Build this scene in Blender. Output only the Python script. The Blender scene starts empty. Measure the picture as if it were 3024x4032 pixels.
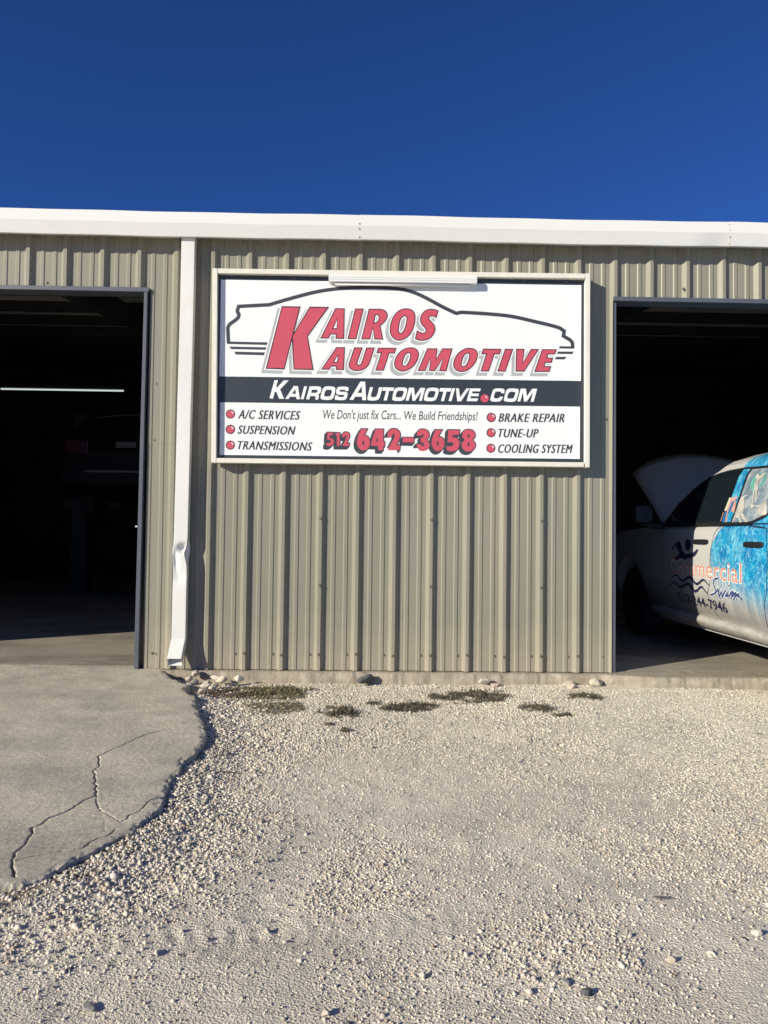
import bpy, bmesh, math, json, random
import numpy as np
from mathutils import Vector, Matrix
from mathutils.geometry import tessellate_polygon

# ------------------------------------------------------------------ camera, sky, sun, exposure
SC = bpy.context.scene
COL = SC.collection
cam_d = bpy.data.cameras.new("camera")
cam = bpy.data.objects.new("camera", cam_d)
COL.objects.link(cam)
cam_d.sensor_fit = 'VERTICAL'
cam_d.sensor_height = 36.0
cam_d.lens = 36.0 * 3028 / 4032
cam_d.clip_start = 0.05
cam_d.clip_end = 3000
yaw, pit, rol = 0.0194, 0.0284, 0.0121
f = Vector((math.sin(yaw) * math.cos(pit), math.cos(yaw) * math.cos(pit), math.sin(pit)))
r = Vector((math.cos(yaw), -math.sin(yaw), 0))
u = r.cross(f)
r2 = math.cos(rol) * r + math.sin(rol) * u
u2 = -math.sin(rol) * r + math.cos(rol) * u
M = Matrix((r2, u2, -f)).transposed().to_4x4()
M.translation = Vector((0.6916, -6.367, 1.1198))
cam.matrix_world = M
SC.camera = cam

SUN = Vector((-1.38, -1.0, 0.66)).normalized()          # towards the sun
W = bpy.data.worlds.new("World")
SC.world = W
W.use_nodes = True
nt = W.node_tree
bg = nt.nodes["Background"]
sky = nt.nodes.new("ShaderNodeTexSky")
sky.sky_type = 'NISHITA'
sky.sun_disc = False
sky.sun_elevation = math.asin(SUN.z)
sky.sun_rotation = math.atan2(SUN.x, SUN.y)
sky.altitude = 300
sky.air_density = 0.6
sky.dust_density = 0.25
sky.ozone_density = 10.0
hs = nt.nodes.new("ShaderNodeHueSaturation")        # a deeper, more saturated winter sky
hs.inputs['Saturation'].default_value = 1.03
hs.inputs['Hue'].default_value = 0.506
nt.links.new(sky.outputs[0], hs.inputs['Color'])
nt.links.new(hs.outputs[0], bg.inputs[0])
bg.inputs[1].default_value = 0.10
sd = bpy.data.lights.new("sun", 'SUN')
so = bpy.data.objects.new("sun", sd)
COL.objects.link(so)
sd.energy = 4.8
sd.angle = math.radians(0.5)
sd.color = (1.0, 0.925, 0.75)
so.rotation_euler = SUN.to_track_quat('Z', 'Y').to_euler()
so.location = SUN * 30
SC.view_settings.view_transform = 'Standard'
SC.view_settings.look = 'None'
SC.view_settings.exposure = 0.25
SC.view_settings.gamma = 1.0

rng = np.random.default_rng(7)
random.seed(7)

# ------------------------------------------------------------------ materials
def mat(name, color, rough=0.6, metal=0.0, spec=0.5, var=0.0, vscale=3.0, bump=0.0, bscale=60.0, attr=None,
        dirt=None, dscale=1.5, dlow=0.5, dhigh=0.75, stretch=None, speck=0.0, sscale=140, coat=0.0, emit=None, estr=0.0):
    m = bpy.data.materials.new(name)
    m.use_nodes = True
    t = m.node_tree
    b = t.nodes["Principled BSDF"]
    N, L = t.nodes.new, t.links.new
    b.inputs['Roughness'].default_value = rough
    b.inputs['Metallic'].default_value = metal
    b.inputs['Specular IOR Level'].default_value = spec
    b.inputs['Coat Weight'].default_value = coat
    tc = N('ShaderNodeTexCoord')
    mp = N('ShaderNodeMapping')
    L(tc.outputs['Object'], mp.inputs[0])
    if stretch:
        mp.inputs['Scale'].default_value = stretch
    col = None
    if attr:
        a = N('ShaderNodeVertexColor')
        a.layer_name = attr
        col = a.outputs[0]
    else:
        rgb = N('ShaderNodeRGB')
        rgb.outputs[0].default_value = (*color, 1)
        col = rgb.outputs[0]
    if var:
        nz = N('ShaderNodeTexNoise')
        nz.inputs['Scale'].default_value = vscale
        nz.inputs['Detail'].default_value = 6
        nz.inputs['Roughness'].default_value = 0.62
        L(mp.outputs[0], nz.inputs[0])
        mr = N('ShaderNodeMapRange')
        mr.inputs[1].default_value = 0.3
        mr.inputs[2].default_value = 0.7
        mr.inputs[3].default_value = 1 - var
        mr.inputs[4].default_value = 1 + var
        L(nz.outputs[0], mr.inputs[0])
        hs = N('ShaderNodeHueSaturation')
        L(mr.outputs[0], hs.inputs['Value'])
        L(col, hs.inputs['Color'])
        col = hs.outputs[0]
    if dirt:
        nz = N('ShaderNodeTexNoise')
        nz.inputs['Scale'].default_value = dscale
        nz.inputs['Detail'].default_value = 8
        nz.inputs['Roughness'].default_value = 0.65
        L(mp.outputs[0], nz.inputs[0])
        mr = N('ShaderNodeMapRange')
        mr.inputs[1].default_value = dlow
        mr.inputs[2].default_value = dhigh
        L(nz.outputs[0], mr.inputs[0])
        mx = N('ShaderNodeMix')
        mx.data_type = 'RGBA'
        L(mr.outputs[0], mx.inputs[0])
        L(col, mx.inputs[6])
        mx.inputs[7].default_value = (*dirt, 1)
        col = mx.outputs[2]
    if speck:
        nz = N('ShaderNodeTexNoise')
        nz.inputs['Scale'].default_value = sscale
        nz.inputs['Detail'].default_value = 3
        L(mp.outputs[0], nz.inputs[0])
        mr = N('ShaderNodeMapRange')
        mr.inputs[1].default_value = 0.32
        mr.inputs[2].default_value = 0.68
        mr.inputs[3].default_value = 1 - speck
        mr.inputs[4].default_value = 1 + speck
        L(nz.outputs[0], mr.inputs[0])
        hs = N('ShaderNodeHueSaturation')
        L(mr.outputs[0], hs.inputs['Value'])
        L(col, hs.inputs['Color'])
        col = hs.outputs[0]
    L(col, b.inputs['Base Color'])
    if bump:
        nb = N('ShaderNodeTexNoise')
        nb.inputs['Scale'].default_value = bscale
        nb.inputs['Detail'].default_value = 5
        L(tc.outputs['Object'], nb.inputs[0])
        bp = N('ShaderNodeBump')
        bp.inputs['Strength'].default_value = 1.0
        bp.inputs['Distance'].default_value = bump
        L(nb.outputs[0], bp.inputs['Height'])
        L(bp.outputs[0], b.inputs['Normal'])
    if emit:
        b.inputs['Emission Color'].default_value = (*emit, 1)
        b.inputs['Emission Strength'].default_value = estr
    return m

M_tan = mat("tan_steel", (0.258, 0.246, 0.19), 0.45, spec=0.4, var=0.07, vscale=1.3, stretch=(1, 1, .25), bump=0.0006, bscale=9,
            dirt=(0.31, 0.28, 0.22), dscale=0.9, dlow=0.55, dhigh=0.8)
def splash(m, col, h):
    """dust splashed up the foot of the sheets"""
    t = m.node_tree
    N, L = t.nodes.new, t.links.new
    b = t.nodes["Principled BSDF"]
    old = b.inputs['Base Color'].links[0].from_socket
    tc = N('ShaderNodeTexCoord')
    sp = N('ShaderNodeSeparateXYZ')
    L(tc.outputs['Object'], sp.inputs[0])
    nz = N('ShaderNodeTexNoise')
    nz.inputs['Scale'].default_value = 6
    nz.inputs['Detail'].default_value = 6
    L(tc.outputs['Object'], nz.inputs[0])
    a = N('ShaderNodeMath')
    a.operation = 'MULTIPLY_ADD'
    a.inputs[1].default_value = -0.5
    L(nz.outputs[0], a.inputs[0])
    L(sp.outputs['Z'], a.inputs[2])
    mr = N('ShaderNodeMapRange')
    mr.inputs[1].default_value = -0.25
    mr.inputs[2].default_value = h - 0.25
    mr.inputs[3].default_value = 0.75
    mr.inputs[4].default_value = 0.0
    L(a.outputs[0], mr.inputs[0])
    mx = N('ShaderNodeMix')
    mx.data_type = 'RGBA'
    L(mr.outputs[0], mx.inputs[0])
    L(old, mx.inputs[6])
    mx.inputs[7].default_value = (*col, 1)
    L(mx.outputs[2], b.inputs['Base Color'])
splash(M_tan, (0.36, 0.315, 0.24), 0.45)
M_white = mat("white_gutter_paint", (0.74, 0.735, 0.70), 0.4, spec=0.5, var=0.03, vscale=2, bump=0.0012, bscale=4,
              dirt=(0.66, 0.63, 0.55), dscale=2.5, dlow=0.58, dhigh=0.85, stretch=(.5, 1, 1))
M_trim = mat("slate_trim", (0.092, 0.103, 0.128), 0.45, var=0.12, vscale=4)
M_board = mat("painted_board", (0.74, 0.71, 0.62), 0.6, var=0.06, vscale=7, stretch=(1, 1, 1), bump=0.0006, bscale=40,
              dirt=(0.45, 0.40, 0.33), dscale=9, dlow=0.66, dhigh=0.80)
M_board_x = M_board
M_vwhite = mat("sign_white", (0.82, 0.84, 0.83), 0.45, var=0.015, vscale=1.2)
M_vblack = mat("sign_black", (0.037, 0.045, 0.055), 0.38)
M_vdark = mat("sign_charcoal", (0.050, 0.055, 0.065), 0.4)
M_vred = mat("sign_red", (0.57, 0.085, 0.122), 0.42, var=0.05, vscale=5)
M_voutline = mat("sign_outline", (0.045, 0.02, 0.032), 0.42)
M_vgrey = mat("sign_grey", (0.42, 0.44, 0.45), 0.45)
M_lampw = mat("lamp_housing", (0.78, 0.78, 0.76), 0.35)
M_conc = mat("weathered_concrete", (0.60, 0.54, 0.43), 0.9, spec=0.2, var=0.13, vscale=2.2, bump=0.0035, bscale=230,
             dirt=(0.38, 0.355, 0.295), dscale=2.4, dlow=0.42, dhigh=0.70, speck=0.22, sscale=70)
M_found = mat("foundation_concrete", (0.36, 0.31, 0.24), 0.95, spec=0.2, var=0.2, vscale=7, bump=0.006, bscale=45,
              dirt=(0.46, 0.42, 0.35), dscale=14, dlow=0.55, dhigh=0.7)
M_floor = mat("shop_floor", (0.36, 0.32, 0.26), 0.75, spec=0.3, var=0.12, vscale=1.6, bump=0.001, bscale=120,
              dirt=(0.16, 0.14, 0.115), dscale=0.9, dlow=0.46, dhigh=0.72, stretch=(.8, 1.6, 1), speck=0.14, sscale=45)
M_dust = mat("limestone_dust", (0.6, 0.52, 0.42), 0.95, spec=0.15, var=0.14, vscale=1.6, bump=0.012, bscale=130, attr="Col", speck=0.16, sscale=110)
M_stone = mat("limestone_gravel", (0.5, 0.5, 0.5), 0.9, spec=0.2, attr="Col")
M_rock = mat("rough_rock", (0.5, 0.5, 0.5), 0.9, spec=0.2, attr="Col", var=0.15, vscale=40, bump=0.004, bscale=90)
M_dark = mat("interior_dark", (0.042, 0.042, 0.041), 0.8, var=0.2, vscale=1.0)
M_ceil = mat("ceiling_liner", (0.7, 0.69, 0.66), 0.7, var=0.15, vscale=0.8)
M_steel = mat("dark_steel", (0.020, 0.021, 0.024), 0.55)
M_screw = mat("screw_head", (0.20, 0.18, 0.14), 0.4, metal=0.4)
M_truckw = mat("truck_white", (0.58, 0.57, 0.55), 0.28, spec=0.5, coat=0.5, var=0.03, vscale=2)
M_sill = mat("sill_painted_shade", (0.46, 0.44, 0.40), 0.45, var=0.2, vscale=5, dirt=(0.27, 0.25, 0.22), dscale=4, dlow=0.45, dhigh=0.65, stretch=(1, .6, 2))  # rocker greyed in its colour to carry the shade low on the body
M_blackp = mat("black_plastic", (0.018, 0.019, 0.021), 0.45)
M_rubber = mat("tyre_rubber", (0.02, 0.02, 0.02), 0.85)
M_chrome = mat("wheel_alloy", (0.05, 0.05, 0.052), 0.4, metal=0.3)
M_glass = mat("dark_glass", (0.010, 0.016, 0.022), 0.05, spec=0.7)
M_seat = mat("seat_cloth", (0.03, 0.03, 0.035), 0.9)
M_orange = mat("decal_orange", (0.72, 0.27, 0.17), 0.4)
M_navy = mat("decal_navy", (0.025, 0.025, 0.075), 0.4)
M_navy2 = mat("decal_blue", (0.06, 0.09, 0.24), 0.4)
M_weed = mat("weed_leaf", (0.1, 0.1, 0.05), 0.8, attr="Col")
M_twig = mat("dry_twig", (0.12, 0.095, 0.07), 0.9, var=0.2, vscale=30)
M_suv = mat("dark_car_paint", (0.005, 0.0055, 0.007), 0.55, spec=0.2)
M_plate = mat("plate_white", (0.12, 0.12, 0.115), 0.5)
M_tail = mat("tail_lamp_red", (0.05, 0.004, 0.005), 0.2)
M_tube = mat("lit_tube", (0.8, 0.8, 0.8), 0.4, emit=(0.85, 1.0, 0.92), estr=0.6)
M_mirror = mat("mirror_face", (0.035, 0.04, 0.045), 0.25)
M_hose = mat("hose_rubber", (0.10, 0.085, 0.06), 0.6)

# ------------------------------------------------------------------ helpers
def obj(name, me, m=None, parent=None, smooth=False):
    o = bpy.data.objects.new(name, me)
    COL.objects.link(o)
    if m is not None:
        me.materials.append(m)
    if parent is not None:
        o.parent = parent
    if smooth:
        me.polygons.foreach_set("use_smooth", [True] * len(me.polygons))
    return o

def mesh(verts, faces):
    me = bpy.data.meshes.new("mesh")
    me.from_pydata([tuple(v) for v in verts], [], [tuple(q) for q in faces])
    me.update()
    return me

def fast_mesh(V, F, cols=None):
    """V (n,3), F (m,k) arrays"""
    me = bpy.data.meshes.new("mesh")
    n, (m_, k) = len(V), F.shape
    me.vertices.add(n)
    me.vertices.foreach_set("co", np.ascontiguousarray(V, dtype=np.float32).ravel())
    me.loops.add(m_ * k)
    me.loops.foreach_set("vertex_index", np.ascontiguousarray(F, dtype=np.int32).ravel())
    me.polygons.add(m_)
    me.polygons.foreach_set("loop_start", np.arange(0, m_ * k, k, dtype=np.int32))
    me.polygons.foreach_set("loop_total", np.full(m_, k, dtype=np.int32))
    me.update(calc_edges=True)
    if cols is not None:
        a = me.color_attributes.new("Col", 'FLOAT_COLOR', 'POINT')
        c = np.ones((n, 4), dtype=np.float32)
        c[:, :3] = cols
        a.data.foreach_set("color", c.ravel())
    return me

def thing(name, label, cat, loc=(0, 0, 0), rotz=0.0, group=None):
    o = bpy.data.objects.new(name, None)
    COL.objects.link(o)
    o.empty_display_size = 0.1
    o.location = loc
    o.rotation_euler = (0, 0, rotz)
    tag(o, label, cat, group)
    return o

def tag(o, label=None, cat=None, group=None, kind=None):
    if label: o["label"] = label
    if cat: o["category"] = cat
    if group: o["group"] = group
    if kind: o["kind"] = kind
    return o

class MB:
    def __init__(s):
        s.v, s.f = [], []
    def add(s, V, F):
        n = len(s.v)
        s.v += [tuple(p) for p in V]
        s.f += [tuple(i + n for i in q) for q in F]
        return s
    def box(s, x0, x1, y0, y1, z0, z1):
        return s.hexa([(x0, y0, z0), (x1, y0, z0), (x1, y1, z0), (x0, y1, z0), (x0, y0, z1), (x1, y0, z1), (x1, y1, z1), (x0, y1, z1)])
    def hexa(s, P):
        return s.add(P, [(0, 3, 2, 1), (4, 5, 6, 7), (0, 1, 5, 4), (1, 2, 6, 5), (2, 3, 7, 6), (3, 0, 4, 7)])
    def tube(s, pts, rad, n=10, cap=True):
        pts = [Vector(p) for p in pts]
        rad = rad if isinstance(rad, (list, tuple)) else [rad] * len(pts)
        rings = []
        for i, p in enumerate(pts):
            d = (pts[min(i + 1, len(pts) - 1)] - pts[max(i - 1, 0)]).normalized()
            a = d.orthogonal().normalized() if i == 0 else (a - d * a.dot(d)).normalized()
            b = d.cross(a)
            rings.append([p + (a * math.cos(2 * math.pi * k / n) + b * math.sin(2 * math.pi * k / n)) * rad[i] for k in range(n)])
        return s.loft(rings, cap)
    def loft(s, rings, cap=True, closed=True):
        n = len(rings[0])
        V = [p for q in rings for p in q]
        F = []
        for i in range(len(rings) - 1):
            for k in range(n if closed else n - 1):
                a, b = i * n + k, i * n + (k + 1) % n
                F.append((a, b, b + n, a + n))
        if cap and closed:
            F.append(tuple(range(n))[::-1])
            F.append(tuple((len(rings) - 1) * n + k for k in range(n)))
        return s.add(V, F)
    def build(s, name, m, parent=None, smooth=False, bevel=0.0, seg=2):
        me = mesh(s.v, s.f)
        if bevel:
            bm = bmesh.new()
            bm.from_mesh(me)
            bmesh.ops.remove_doubles(bm, verts=bm.verts, dist=1e-6)
            bmesh.ops.recalc_face_normals(bm, faces=bm.faces)
            bmesh.ops.bevel(bm, geom=list(bm.edges), offset=bevel, segments=seg, affect='EDGES', profile=0.7)
            bm.to_mesh(me)
            bm.free()
        return obj(name, me, m, parent, smooth)

# value noise -------------------------------------------------------
def vnoise(x, y, seed=0):
    xi, yi = np.floor(x).astype(np.int64), np.floor(y).astype(np.int64)
    xf, yf = x - xi, y - yi
    def h(a, b):
        n = (a * 374761393 + b * 668265263 + seed * 1274126177) & 0x7fffffff
        n = ((n ^ (n >> 13)) * 1274126177) & 0x7fffffff
        return ((n ^ (n >> 16)) & 0xffff) / 65535.0
    sx, sy = xf * xf * (3 - 2 * xf), yf * yf * (3 - 2 * yf)
    a = h(xi, yi) * (1 - sx) + h(xi + 1, yi) * sx
    b = h(xi, yi + 1) * (1 - sx) + h(xi + 1, yi + 1) * sx
    return a * (1 - sy) + b * sy
def fbm(x, y, seed=0, octv=4):
    t, a, s = 0, 0.5, 0
    for i in range(octv):
        t = t + a * vnoise(x * 2 ** i, y * 2 ** i, seed + i)
        s += a
        a *= 0.5
    return t / s
def sstep(a, b, x):
    t = np.clip((x - a) / (b - a), 0, 1)
    return t * t * (3 - 2 * t)
def dist_poly(x, y, P):
    d = np.full(x.shape, 1e9)
    for (ax, ay), (bx, by) in zip(P[:-1], P[1:]):
        vx, vy = bx - ax, by - ay
        t = np.clip(((x - ax) * vx + (y - ay) * vy) / (vx * vx + vy * vy + 1e-12), 0, 1)
        d = np.minimum(d, np.hypot(x - ax - t * vx, y - ay - t * vy))
    return d
def in_poly(x, y, P):
    c = np.zeros(x.shape, bool)
    n = len(P)
    for i in range(n):
        (ax, ay), (bx, by) = P[i], P[(i + 1) % n]
        if ay == by:
            continue
        c ^= ((ay > y) != (by > y)) & (x < (bx - ax) * (y - ay) / (by - ay) + ax)
    return c
def grid_mesh(xs, ys, zfun, colfun=None):
    X, Y = np.meshgrid(xs, ys)
    Z = zfun(X, Y)
    V = np.stack([X, Y, Z], -1).reshape(-1, 3)
    nx, ny = len(xs), len(ys)
    i = np.arange(nx * ny).reshape(ny, nx)
    F = np.stack([i[:-1, :-1], i[:-1, 1:], i[1:, 1:], i[1:, :-1]], -1).reshape(-1, 4)
    return fast_mesh(V, F, colfun(X, Y).reshape(-1, 3) if colfun else None)

# flat outlines ------------------------------------------------------
def smooth_path(c, closed=True, seg=5):
    n = len(c)
    out = []
    rngi = range(n if closed else n - 1)
    for i in rngi:
        p0, p1, p2, p3 = c[(i - 1) % n], c[i], c[(i + 1) % n], c[(i + 2) % n]
        if not closed:
            p0 = c[max(i - 1, 0)]
            p3 = c[min(i + 2, n - 1)]
        P1, P2 = Vector(p1[:2]), Vector(p2[:2])
        if not p1[2] and not p2[2]:
            out.append(P1)
            continue
        L = (P2 - P1).length
        d1 = (P2 - Vector(p0[:2])) if p1[2] else (P2 - P1)
        d2 = (Vector(p3[:2]) - P1) if p2[2] else (P2 - P1)
        d1 = d1.normalized() * L if d1.length else d1
        d2 = d2.normalized() * L if d2.length else d2
        for k in range(seg):
            t = k / seg
            t2, t3 = t * t, t * t * t
            out.append(P1 * (2 * t3 - 3 * t2 + 1) + d1 * (t3 - 2 * t2 + t) + P2 * (-2 * t3 + 3 * t2) + d2 * (t3 - t2))
    if not closed:
        out.append(Vector(c[-1][:2]))
    return out
def area(P):
    return 0.5 * sum(P[i - 1].x * P[i].y - P[i].x * P[i - 1].y for i in range(len(P)))
def orient(P, ccw):
    return P if (area(P) > 0) == ccw else P[::-1]
def offset(P, d, limit=3.0):
    n, out = len(P), []
    for i in range(n):
        a, b, c = P[i - 1], P[i], P[(i + 1) % n]
        e1, e2 = (b - a), (c - b)
        if e1.length < 1e-9 or e2.length < 1e-9:
            out.append(b.copy())
            continue
        n1 = Vector((e1.y, -e1.x)).normalized()
        n2 = Vector((e2.y, -e2.x)).normalized()
        m_ = n1 + n2
        k = max(m_.length_squared / 2, 0.5 / limit)
        out.append(b + m_ * (d / max(k, 1e-3)))
    return out
def unpack(a, s=1e-4):
    return [(a[i] * s, a[i + 1] * s, a[i + 2]) for i in range(0, len(a), 3)]
class Flat:
    """flat coloured shapes lying on a plane, p(x, z, lift) -> 3d"""
    def __init__(s, place):
        s.p, s.v, s.f = place, [], []
    def poly(s, loops, lift):
        L3 = [[Vector((q.x, q.y, 0)) for q in lp] for lp in loops]
        flat = [q for lp in loops for q in lp]
        n = len(s.v)
        s.v += [s.p(q.x, q.y, lift) for q in flat]
        for t in tessellate_polygon(L3):
            a, b, c = (flat[i] for i in t)
            if (b - a).cross(c - a) < 0:
                t = t[::-1]
            s.f.append(tuple(n + i for i in t))
    def glyph(s, loops, lift, grow=0.0, shift=(0, 0), seg=5):
        out = []
        for i, lp in enumerate(loops):
            P = orient(smooth_path(lp, seg=seg), i == 0)
            if grow:
                P = offset(P, grow)
            out.append([q + Vector(shift) for q in P])
        s.poly(out, lift)
    def stroke(s, P, w, lift):
        n = len(P)
        Lf, Rt = [], []
        for i in range(n):
            a, b, c = P[max(i - 1, 0)], P[i], P[min(i + 1, n - 1)]
            e1 = (b - a) if i else (c - b)
            e2 = (c - b) if i < n - 1 else (b - a)
            n1 = Vector((-e1.y, e1.x)).normalized()
            n2 = Vector((-e2.y, e2.x)).normalized()
            m_ = n1 + n2
            m_ = m_ / max(m_.length_squared / 2, 0.45)
            ww = w[i] if isinstance(w, (list, tuple)) else w
            Lf.append(b + m_ * ww / 2)
            Rt.append(b - m_ * ww / 2)
        k = len(s.v)
        s.v += [s.p(q.x, q.y, lift) for q in Lf] + [s.p(q.x, q.y, lift) for q in Rt]
        for i in range(n - 1):
            s.f.append((k + n + i, k + n + i + 1, k + i + 1, k + i))
    def disc(s, x, z, rr, lift, n=28, sx=1.0):
        s.poly([[Vector((x + sx * rr * math.cos(2 * math.pi * k / n), z + rr * math.sin(2 * math.pi * k / n))) for k in range(n)]], lift)
    def build(s, name, m, parent):
        return obj(name, mesh(s.v, s.f), m, parent)

_fonts = {}
def text_tris(txt, bold=0.0, shear=0.0, spacing=1.0, wspace=1.0):
    """triangles of a line of the built-in font, in font units, plus cap height"""
    def run(t):
        cu = bpy.data.curves.new("t", 'FONT')
        cu.body = t
        cu.offset = bold
        cu.shear = shear
        cu.space_character = spacing
        cu.space_word = wspace
        cu.resolution_u = 3
        o = bpy.data.objects.new("t", cu)
        COL.objects.link(o)
        dg = bpy.context.evaluated_depsgraph_get()
        me = bpy.data.meshes.new_from_object(o.evaluated_get(dg))
        V = [v.co.copy() for v in me.vertices]
        F = [tuple(p.vertices) for p in me.polygons]
        bpy.data.objects.remove(o)
        bpy.data.curves.remove(cu)
        bpy.data.meshes.remove(me)
        return V, F
    V, F = run(txt)
    H, _ = run("H")
    return V, F, max(v.y for v in H) - min(v.y for v in H)
def put_text(fl, txt, x0, z0, x1, z1, cap, lift, bold=0.0, shear=0.0, spacing=1.0, wspace=1.0):
    V, F, ch = text_tris(txt, bold, shear, spacing, wspace)
    a, b = min(v.x for v in V), max(v.x for v in V)
    k = len(fl.v)
    for v in V:
        t = (v.x - a) / (b - a)
        fl.v.append(fl.p(x0 + (x1 - x0) * t, z0 + (z1 - z0) * t + v.y * cap / ch, lift))
    for q in F:
        a_, b_, c_ = V[q[0]], V[q[1]], V[q[2]]
        if (b_ - a_).cross(c_ - a_).z < 0:
            q = q[::-1]
        fl.f.append(tuple(k + i for i in q))
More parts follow.
